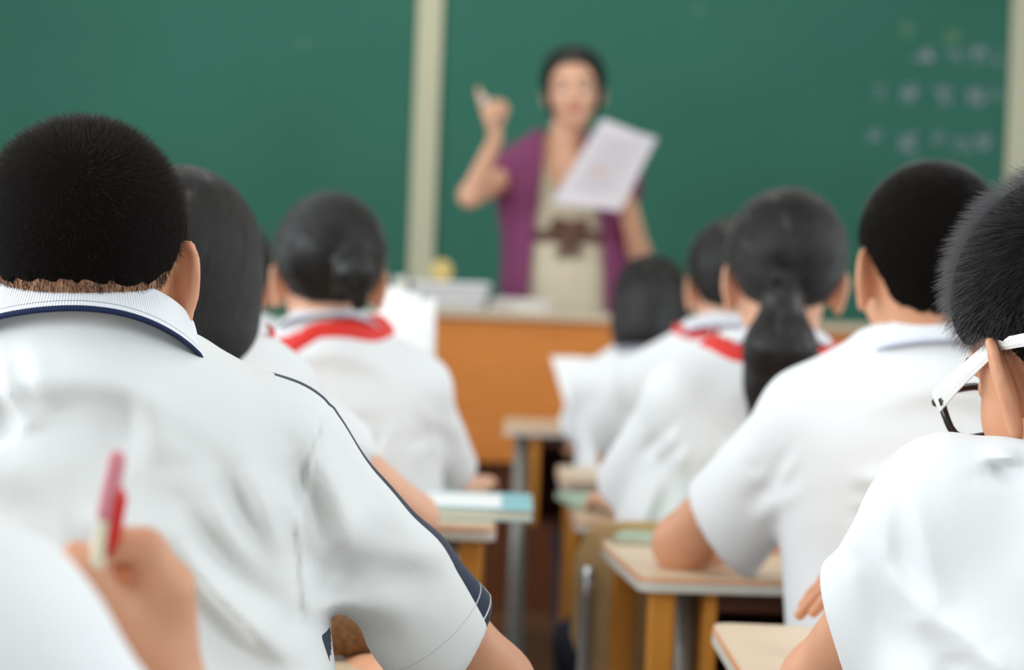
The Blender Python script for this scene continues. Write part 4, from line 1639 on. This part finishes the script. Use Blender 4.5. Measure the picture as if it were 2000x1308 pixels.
person('large boy with cropped hair, navy-edged collar and navy stripe down his white sleeve', c1, 'buzz', res=.008, hres=.003, sres=.0035,
       group=G, strands=35000, strand_len=.014, collar_m='collar', shirt_m='shirt_striped', shirt_attr=attr1, hair_m='hair_fibre_dull', seed=5,
       ckw=dict(h=.046, stand=.035, tilt=.62, spread=.014, off=(0, -.002, -.010), r0=.082), hair_kw=dict(lift=.60, side_len=.50, whorl=(0.0, -.085, .062), rad=.00010, jit=.26))

# --- boy with glasses
F10 = []
for a, b, w, am in (((1745, 960), (1790, 1180), .008, .003), ((1790, 1180), (1880, 1308), .012, .007), ((1700, 1100), (1800, 1290), .012, .005), ((1850, 1230), (1900, 1330), .012, .007),
                    ((1880, 905), (1990, 890), .007, .003), ((1900, 880), (1960, 905), .006, .003)):
    F10.append((P(*a, 1.68), P(*b, 1.68), w * .85, am * 2.2))
R10 = rot_head(18, 20, -13)
c10 = dict(head=P(1968, 752, 1.69) - R10 @ V3(-.086, -.006, -.014), rot=(18, 20, -13), hscale=1.13, trapz=-.02, trapr=.028, neck=P(2195, 950, 1.67), neckr=.048,
           sL=P(1860, 1008, 1.68), sR=P(2400, 985, 1.72), eL=P(1606, 1335, 1.84), eR=P(2420, 1320, 1.95),
           wL=P(1800, 1300, 2.16), wR=P(1775, 1030, 2.20), handR=(P(1565, 1162, 2.19) - P(1775, 1030, 2.20), (-.3, .1, -1)), curlR=(.10, .12, .15, .2),
           hip=(P(2120, 1000, 1.66)[0], 1.63), build=1.0, armr=.039, hemL=P(1668, 1248, 1.76), hemnL=nrm(V3(-.85, .35, -.38)), sler=(.050, .062), armpit=.045, seatz=.44, folds=lambda p: fold_field(p, F10), loose=.02)


bd10, root10 = person('boy in white-armed glasses, spiky short hair, at the frame\'s right edge', c10, 'boy', res=.008, hres=.003, sres=.004, group=G,
                      strands=25000, strand_len=.029, hair_m='hair_fibre_cool', fine_hands=(1,), seed=9, ckw=dict(h=.030, stand=.012, spread=.008),
                      hair_kw=dict(lift=.66, side_len=.45, rad=.00008))
# his glasses, in head coordinates
gl = thing('glasses', tuple(bd10.toworld((0, .10, 0))), 'white and black plastic glasses worn by the spiky-haired boy', 'glasses')
tw = bd10.toworld
for s in (-1, 1):
    hinge = (s * .069, .098, .006)
    arm = MB()
    path = bez([(s * .069, .098, .006), (s * .0735, .060, .010), (s * .0745, .020, .0145), (s * .0765, -.010, .0165), (s * .0790, -.030, .012), (s * .0760, -.055, .006), (s * .0680, -.080, -.002)], 8)
    vs, fs = [], []
    for i, p in enumerate(path):
        hgt = np.interp(i / (len(path) - 1), [0, .25, .7, 1], [.0085, .0065, .0045, .0055])
        q = np.array(p)
        a, b = path[max(i - 1, 0)], path[min(i + 1, len(path) - 1)]
        tdir = nrm(np.array(b) - np.array(a))
        upv = nrm(np.array([0, 0, 1.0]) - tdir * tdir[2])
        sd = np.cross(tdir, upv)
        for k in range(8):
            an = 2 * pi * k / 8 + pi / 8
            vs.append(tw(q + upv * math.sin(an) * hgt * 1.05 + sd * math.cos(an) * .0016))
    for i in range(len(path) - 1):
        for k in range(8):
            a, b = i * 8 + k, i * 8 + (k + 1) % 8
            fs.append((a, b, b + 8, a + 8))
    fs += [tuple(range(8)), tuple(range(len(vs) - 8, len(vs)))[::-1]]
    ao = MB().add(vs, fs).build('temple_arm', M['glass_white'], gl, smooth=False, local=False)
    ao['label'] = 'white temple arm'
    # small dark logo of three bars near the hinge
    lg = MB()
    for k in range(3):
        y = .090 - k * .0022
        q = [(s * .0722, y, .0005 + .001 * k), (s * .0722, y - .0015, .0005 + .001 * k), (s * .0722, y - .0015, .006), (s * .0722, y, .006)]
        q2 = [(s * .0712, a[1], a[2]) for a in q]
        lg.add([tw(a) for a in q + q2], [(0, 1, 2, 3), (7, 6, 5, 4), (0, 4, 5, 1), (1, 5, 6, 2), (2, 6, 7, 3), (3, 7, 4, 0)])
    lg.build('logo_mark', M['glass_black'], ao, local=False)
    # rim and lens
    ring = []
    for k in range(28):
        a = 2 * pi * k / 28
        ex = 1 / (abs(math.cos(a)) ** 3.2 + abs(math.sin(a)) ** 3.2) ** (1 / 3.2)
        x = s * (.036 + .027 * math.cos(a) * ex)
        z = -.006 + .0195 * math.sin(a) * ex
        ring.append((x, .113 - .010 * (abs(x) / .06) ** 2, z))
    rim = MB()
    cl = [tw(p) for p in ring] + [tw(ring[0])]
    rim.tube(cl, .0034, 8, cap=False)
    rim.tube([tw((s * .062, .103, .006)), tw((s * .069, .099, .006))], .0042, 8)
    rim.tube([tw((s * .009, .113, .0)), tw((s * .0, .115, .002))], .0022, 8)
    rim.build('lens_rim', M['glass_black'], gl, smooth=True, local=False)
    m_gl = M.get('lens')
    if m_gl is None:
        m_gl = mat('clear_lens', (255, 255, 255), 0.02)
        m_gl.node_tree.nodes['Principled BSDF'].inputs['Transmission Weight'].default_value = 1.0
        m_gl.node_tree.nodes['Principled BSDF'].inputs['IOR'].default_value = 1.05
        M['lens'] = m_gl
    ln = MB()
    ln.add([tw((p[0], p[1] + .0006, p[2])) for p in ring] + [tw((p[0], p[1] - .0006, p[2])) for p in ring],
           [tuple(range(28)), tuple(range(28, 56))[::-1]] + [(i, (i + 1) % 28, (i + 1) % 28 + 28, i + 28) for i in range(28)])
    ln.build('lens', m_gl, gl, local=False)

# --- short-haired boy in front of him
c9 = dict(head=P(1812, 528, 2.60), rot=(7, 6, 0), hscale=1.02, neck=P(1828, 690, 2.60), neckr=.054,
          sL=P(1585, 815, 2.61), sR=P(2075, 825, 2.63), eL=P(1335, 1062, 2.78), eR=P(2190, 1085, 2.80),
          wL=P(1450, 1048, 2.98), wR=P(2010, 1060, 3.00), hip=(P(1865, 1000, 2.58)[0], 2.58), build=1.06, armr=.044,
          hemL=P(1408, 1035, 2.72), hemnL=nrm(V3(-.75, .35, -.55)), sler=(.056, .070), folds='soft', foldamp=.010, seatz=.44, loose=.02)
person('short-haired boy, elbow wide on his desk, between ponytail girl and boy with glasses', c9, 'boy', res=.009, hres=.004, sres=.006, group=G,
       strands=26000, strand_len=.017, hair_m='hair_fibre', seed=21, ckw=dict(h=.040, stand=.026, tilt=.35, spread=.018, r0=.068, off=(0, 0, -.004)), hair_kw=dict(rad=.0001, side_len=.6))

# --- ponytail girl
hd8 = P(1531, 545, 3.25)
c8 = dict(head=hd8, rot=(0, 8, 0), hscale=1.03, neck=P(1512, 690, 3.26), neckr=.044,
          sL=P(1335, 775, 3.24), sR=P(1668, 785, 3.28), eL=P(1240, 985, 3.42), eR=P(1780, 985, 3.46),
          wL=P(1196, 975, 3.58), wR=P(1640, 980, 3.62), hip=(P(1370, 1000, 3.34)[0], 3.35), build=1.0, armr=.036, hemL=P(1240, 955, 3.40),
          sler=(.052, .068), folds='soft', foldamp=.014, loose=.025, seatz=.44, tie=(-.002, -.125, -.012),
          tail=[(P(1531, 560, 3.14), P(1528, 590, 3.115), .020, .026), (P(1528, 590, 3.115), P(1524, 680, 3.11), .027, .052), (P(1524, 680, 3.11), P(1508, 750, 3.12), .052, .040), (P(1508, 750, 3.12), P(1482, 825, 3.13), .040, .014)])
bd, rt = person('girl with a long black ponytail down her back and a red scarf under her collar', c8, 'pony', res=.010, hres=.005, sres=.008, group=G,
                strands=3500, scarf=True, seed=31, ckw=dict(h=.030, stand=.022, spread=.020), skin='skin_pale', scarf_kw=dict(r_out=.092, dropz=.014), hair_kw=dict(rad=.0003))
MB().tube(bez([P(1531 + 22 * math.cos(a), 566 + 5 * math.sin(a), 3.125 - .018 * math.sin(a)) for a in np.linspace(0, 2 * pi, 9)], 3), .004, 8).build('hair_tie', M['navy'], rt, smooth=True, local=False)

# --- girl partly behind the ponytail
c7 = dict(head=P(1428, 560, 4.10), rot=(5, 8, 0), hscale=1.0, neck=P(1425, 655, 4.10), sL=P(1262, 745, 4.10), sR=P(1560, 745, 4.12), eL=P(1198, 893, 4.28), eR=P(1640, 890, 4.30),
          wL=P(1290, 890, 4.45), wR=P(1520, 890, 4.45), hip=(P(1390, 900, 4.08)[0], 4.08), armr=.036, sler=(.050, .062), hemL=P(1208, 860, 4.235), folds='soft', foldamp=.012, loose=.02)
person('girl with ear and red scarf showing just beside the ponytail girl\'s head', c7, 'pony', res=.012, hres=.006, sres=.010, group=G, strands=1500, scarf=True, seed=41, skin='skin_pale', scarf_kw=dict(r_out=.090, dropz=.012), hair_kw=dict(rad=.0004))

# --- front-row girl with dark bob
c6 = dict(head=P(1272, 606, 5.10), rot=(-10, 14, 0), hscale=0.98, neck=P(1272, 690, 5.10), sL=P(1165, 752, 5.08), sR=P(1382, 750, 5.12), eL=P(1122, 868, 5.24), eR=P(1430, 868, 5.26),
          wL=P(1135, 815, 5.38), wR=P(1330, 850, 5.4), hip=(P(1270, 850, 5.06)[0], 5.06), armr=.034, sler=(.048, .058), folds='soft', foldamp=.006, loose=.02)
person('front-row girl with a plain black bob, nearest the lectern', c6, 'bob', res=.012, hres=.006, sres=.010, group=G, strands=2000, seed=51, skin='skin_pale', hair_kw=dict(rad=.0004))

# --- girl with the red scarf
c3 = dict(head=P(642, 542, 3.48), rot=(9, 10, 0), hscale=1.03, neck=P(648, 662, 3.48), neckr=.045, sL=P(478, 768, 3.48), sR=P(812, 760, 3.50), eL=P(430, 965, 3.68), eR=P(880, 962, 3.66),
          wL=P(600, 960, 3.86), wR=P(930, 950, 3.82), handR=(V3(.05, .5, .05), (0, -.3, -1)), hip=(P(695, 1000, 3.45)[0], 3.45), armr=.038, sler=(.050, .056), hemR=P(872, 925, 3.62), folds='soft', foldamp=.007, loose=.02,
          tie=(.04, -.105, 0.02),
          tail=[(P(690, 478, 3.385), P(694, 530, 3.365), .020, .030), (P(694, 530, 3.365), P(700, 590, 3.385), .030, .012)])
person('girl with pinned-up glossy hair and a bright red scarf spread across her shoulders', c3, 'bun', res=.010, hres=.005, sres=.007, group=G, strands=2500, scarf=True, seed=61, skin='skin_pale',
       ckw=dict(h=.030, stand=.024, tilt=.45, spread=.020, r0=.062, off=(0, 0, .006)), scarf_kw=dict(r_out=.096, dropz=.024, slope=.24, thick=.008, xoff=-.018), hair_kw=dict(rad=.0003))

# --- bob-haired girl behind the large boy
c2 = dict(head=P(352, 562, 2.52), rot=(0, 8, 0), hscale=1.05, neck=P(372, 664, 2.52), neckr=.044, sL=P(165, 790, 2.52), sR=P(520, 775, 2.54), eL=P(40, 1020, 2.74), eR=P(806, 1010, 2.84),
          wL=P(250, 1020, 2.95), wR=P(700, 1040, 3.02), hemR=P(655, 895, 2.68), hip=(P(370, 1000, 2.48)[0], 2.48), armr=.037, sler=(.050, .058), folds='soft', foldamp=.007, loose=.02)
person('girl with a long brown-black bob, half hidden by the large boy\'s head', c2, 'bob', res=.010, hres=.005, sres=.008, group=G, strands=7000, scarf=True, seed=71, ckw=dict(h=.03, stand=.018, spread=.012, tilt=.4), skin='skin_pale', scarf_kw=dict(r_out=.080, dropz=0), hair_kw=dict(rad=.00025))

# --- girl whose red scarf shows between the two
c22 = dict(head=P(446, 552, 4.20), rot=(0, 8, 0), hscale=1.0, neck=P(470, 655, 4.20), sL=P(330, 735, 4.20), sR=P(590, 735, 4.22), eL=P(280, 880, 4.38), eR=P(640, 880, 4.4),
           wL=P(380, 880, 4.55), wR=P(560, 880, 4.55), hip=(P(450, 900, 4.18)[0], 4.18), armr=.036, folds=None)
person('girl further forward, dark hair and red scarf glimpsed between the bob and the pinned-up hair', c22, 'pony', res=.012, hres=.006, sres=.010, group=G, strands=3000, scarf=True, seed=81, skin='skin_pale', scarf_kw=dict(r_out=.080, dropz=0), hair_kw=dict(rad=.0004))

# --- boy at the picture's edge behind the large boy
c11 = dict(head=P(-112, 428, 3.00), rot=(0, 6, 0), hscale=1.02, neck=P(-112, 568, 3.00), sL=P(-330, 665, 3.00), sR=P(100, 665, 3.02), eL=P(-420, 900, 3.2), eR=P(150, 900, 3.2),
           wL=P(-280, 900, 3.4), wR=P(20, 900, 3.4), hip=(P(-112, 900, 2.98)[0], 2.97), folds=None)
person('dark-haired boy of whom only a sliver of hair shows behind the large boy', c11, 'boy', res=.012, hres=.006, sres=.010, group=G, strands=5000, strand_len=.014, seed=91, hair_kw=dict(rad=.0001))

# --- pupil closest to the camera, raised hand with a pen
hx = 1.10
c0 = dict(head=P(-620, 480, 0.92), rot=(-8, 14, 0), hscale=1.0, neck=P(-640, 1010, 0.92), sL=P(-1180, 1260, 0.88), sR=P(-60, 1290, 0.95), eL=P(-1500, 2050, 0.98), eR=P(330, 1900, 0.98),
          wL=P(-900, 2150, 1.15), wR=P(322, 1360, 1.10), hip=(P(-620, 1300, .86)[0], .84), armr=.038, sler=(.052, .064), build=1.0, folds='soft', foldamp=.004, seatz=.44,
          hemR=P(215, 1640, .965))
bd0 = Body(c0)


# pinching hand, finger by finger
def hp(x, y, d):
    return P(x, y, d)


sc = 1 / 3800.0
w_ = hp(308, 1335, 1.10)
palm0 = [(w_, hp(322, 1150, 1.085), .019, .0150), (w_, hp(325, 1145, 1.100), .018, .0145), (w_, hp(318, 1155, 1.118), .018, .0135), (w_, hp(305, 1175, 1.135), .017, .0120),
         (hp(295, 1290, 1.09), hp(226, 1196, 1.075), .019, .0130)]
fing0 = [(hp(322, 1150, 1.085), hp(283, 1068, 1.078), .0118, .0100), (hp(283, 1068, 1.078), hp(228, 1062, 1.074), .0098, .0085), (hp(228, 1062, 1.074), hp(186, 1088, 1.072), .0085, .0072),
         (hp(325, 1145, 1.100), hp(292, 1078, 1.100), .0115, .0100), (hp(292, 1078, 1.100), hp(228, 1078, 1.095), .0098, .0085), (hp(228, 1078, 1.095), hp(176, 1102, 1.090), .0085, .0072),
         (hp(318, 1155, 1.118), hp(290, 1096, 1.122), .0110, .0098), (hp(290, 1096, 1.122), hp(226, 1100, 1.118), .0094, .0082), (hp(226, 1100, 1.118), hp(252, 1128, 1.122), .0082, .0070),
         (hp(305, 1175, 1.135), hp(285, 1120, 1.140), .0098, .0086), (hp(285, 1120, 1.140), hp(262, 1110, 1.136), .0084, .0074), (hp(262, 1110, 1.136), hp(275, 1150, 1.130), .0072, .0064),
         (hp(226, 1196, 1.075), hp(174, 1128, 1.070), .0120, .0104), (hp(174, 1128, 1.070), hp(148, 1085, 1.076), .0108, .0080)]
c0['handprims'] = (palm0, fing0)
_oldinit = Body.__init__


def _init(s, c):
    _oldinit(s, c)
    if 'handprims' in c:
        s.hands[1] = c['handprims']


Body.__init__ = _init
person('pupil closest to the camera, pale shoulder and raised hand pinching a pen', c0, 'boy', res=.008, hres=.004, sres=.007, group=G, strands=4000, strand_len=.014, fine_hands=(1,), seed=95, hair_kw=dict(rad=.0001), skin='skin')
Body.__init__ = _oldinit

pb, ptop = hp(188, 1108, 1.066), hp(231, 884, 1.045)
pen = thing('pen', tuple(pb), 'red and ivory pen held upright between fingertips', 'pen')
pt_ = lambda t: pb + (ptop - pb) * t
MB().tube([pt_(-.28), pt_(-.2), pt_(.45)], [.0012, .0040, .0042], 14).build('barrel', M['pen_white'], pen, smooth=True, local=False)
MB().tube([pt_(.45), pt_(.5), pt_(.95), pt_(1.0)], [.0046, .0048, .0046, .0030], 14).build('cap', M['pen_pink'], pen, smooth=True, local=False)
off = V3(.0055, -.001, 0)
MB().tube([pt_(.12) + off, pt_(.3) + off * 1.1, pt_(.62) + off * .9, pt_(.72) + off * .5], [.0018, .0034, .0040, .0020], 10).build('clip', M['pen_red'], pen, smooth=True, local=False)

# brown plush pencil case seen under the large boy's arm
pc = P(680, 1290, 2.06)
pcs = thing('pencil_case', (pc[0], pc[1], .705), 'brown plush pencil case on the desk under the large boy\'s sleeve', 'pencil case')
V, Fq = iso(lambda p: sd_cone(p, (-.07, 0, .026), (.07, .01, .024), .024, .022) + .0015 * np.sin(p[:, 0] * 400) * np.sin(p[:, 1] * 350 + p[:, 2] * 300), V3(-.11, -.05, -.005), V3(.11, .05, .06), .004)
mesh_obj('pouch', V, Fq, M['brown_fur'], pcs, True, True)
MB().tube(bez([(-.075, -.004, .049), (0, 0, .051), (.078, .006, .045)], 6), .002, 6).build('zip', M['chrome'], pcs, smooth=True)

# ------------------------------------------------------------------ teacher
T = 6.58
ct = dict(head=P(1120, 176, T), rot=(178, 4, 4), hscale=1.06, neck=P(1098, 283, T), neckr=.046, face=-1, scale=1.05, stand=True, floorz=.20,
          sL=P(1012, 335, T - .02), sR=P(1205, 345, T + .02), eL=P(918, 382, T - .20), eR=P(1248, 492, T - .06), wL=P(968, 272, T - .30), wR=P(1222, 392, T - .24),
          handL=(P(950, 222, T - .32) - P(968, 272, T - .30), (.6, .1, 0)), curlL=(.05, 1.15, 1.3, 1.35), thumbL=(.5, .5, .6),
          handR=(P(1190, 372, T - .30) - P(1222, 392, T - .24), (-.2, .9, .35)), curlR=(.3, .35, .4, .45), hip=(P(1105, 560, T)[0], T), armr=.037, build=1.0,
          seatz=P(1105, 560, T)[2] - .10, handscale=1.0, noshirt=True, handprims2=1)
bt, rt = person('person teaching at the blackboard, one finger raised, holding printed sheets, purple cardigan over beige dress', ct, 'teacher', res=.010, hres=.005, group=None, skin='skin_pale', strands=3000, seed=99, fine_hands=(0, 1), hair_kw=dict(rad=.0004))
wz = P(1105, 465, T)[2]


def dress(p):
    d = bt.torso(p, .010, .004)
    # waist and skirt
    z = p[:, 2]
    rx = np.interp(z, [.55, .95, wz - .12, wz, wz + .12], [.215, .190, .165, .128, .15])
    q = np.stack([(p[:, 0] - bt.pel[0]) / rx, (p[:, 1] - bt.pel[1]) / (rx * .78)], 1)
    r = np.linalg.norm(q, axis=1)
    an = np.arctan2(q[:, 1], q[:, 0])
    sk = (r - 1 - .02 * np.cos(an * 16) * np.clip((wz - z) / .2, 0, 1)) * rx * .78
    d = smin(d, smax(smax(sk, z - wz, .01), .55 - z, .005), .03)
    d = smax(d, -sd_cone(p, bt.N + V3(0, -.13, -.15), bt.N + V3(0, -.07, .06), .020, .10), .006)
    return smax(d, -bt.neck(p, .006), .004)


dlo, dhi = V3(bt.pel[0] - .34, T - .3, .5), V3(bt.pel[0] + .34, T + .3, bt.N[2] + .12)
V, Fq = iso(dress, dlo, dhi, .010)
mesh_obj('dress', V, Fq, M['beige'], rt, True)


def cardi(p):
    d = bt.torso(p, .030, .008)
    for i in (0, 1):
        S, E = bt.S[i], bt.E[i]
        ax = nrm(E - S)
        x = sd_cone(p, S, S + ax * .10, .055, .060)
        x = smax(x, (p - S) @ ax - .085, .004)
        d = smin(d, x, .02)
    z = p[:, 2]
    rx = np.interp(z, [.90, wz, wz + .12], [.235, .165, .16])
    r = np.linalg.norm(np.stack([(p[:, 0] - bt.pel[0]) / rx, (p[:, 1] - bt.pel[1]) / (rx * .8)], 1), axis=1)
    d = smin(d, smax((r - 1) * rx * .8, z - wz - .02, .02), .04)
    # open front
    w = np.interp(z, [wz - .3, wz, bt.N[2] - .05], [.125, .105, .062])
    d = smax(d, -np.maximum(np.abs(p[:, 0] - bt.pel[0] - .0 - (bt.N[0] - bt.pel[0]) * np.clip((z - wz) / .3, 0, 1)) - w, p[:, 1] - T + .0), .006)
    d = smax(d, -(dress(p) - .002), .003)
    d = smax(d, .93 - z, .005)
    return smax(d, -bt.neck(p, .02), .006)


V, Fq = iso(cardi, dlo, dhi, .009)
mesh_obj('cardigan', V, Fq, M['purple'], rt, True)
mb = MB()
V, Fq = iso(lambda p: smax(smax(dress(p) - .007, np.abs(p[:, 2] - wz) - .020, .003), -(dress(p) + .004), .002), V3(dlo[0], dlo[1], wz - .04), V3(dhi[0], dhi[1], wz + .04), .006)
belt = mesh_obj('belt', V, Fq, M['belt'], rt, True)
bc = P(1112, 448, T - .135)
V, Fq = iso(lambda p: smin(smin(sd_ell(p, bc + V3(-.032, 0, .012), (.032, .014, .026)), sd_ell(p, bc + V3(.030, 0, .010), (.030, .014, .026)), .008), smin(sd_cone(p, bc, bc + V3(-.02, -.003, -.075), .010, .016), sd_cone(p, bc, bc + V3(.025, -.003, -.07), .010, .016), .006), .01), bc - .12, bc + .12, .006)
mesh_obj('belt_bow', V, Fq, M['belt'], belt, True)
# chalk between her fingers
ca, cb = P(950, 205, T - .345), P(944, 186, T - .35)
chk = thing('chalk_stick', tuple(ca), 'short white chalk stick at the teacher\'s raised fingertip', 'chalk')
MB().tube([ca, cb], .0055, 10).build('stick', M['chalk_stick'], chk, smooth=True, local=False)
for k in range(3):
    dd = T - .305 - .004 * k
    sheet('worksheet', [P(1172 + 3 * k, 238 - 3 * k, dd), P(1284 - 2 * k, 270 + 2 * k, dd), P(1208 + 2 * k, 412, dd - .02), P(1076 + 4 * k, 396 + k, dd - .02)],
          ['rearmost', 'middle', 'front'][k] + ' sheet of the tilted white papers the teacher holds up', 'paper_teacher', lines=12 if k == 2 else 0, bow=.008)['group'] = 'worksheets in the hand of the teacher'
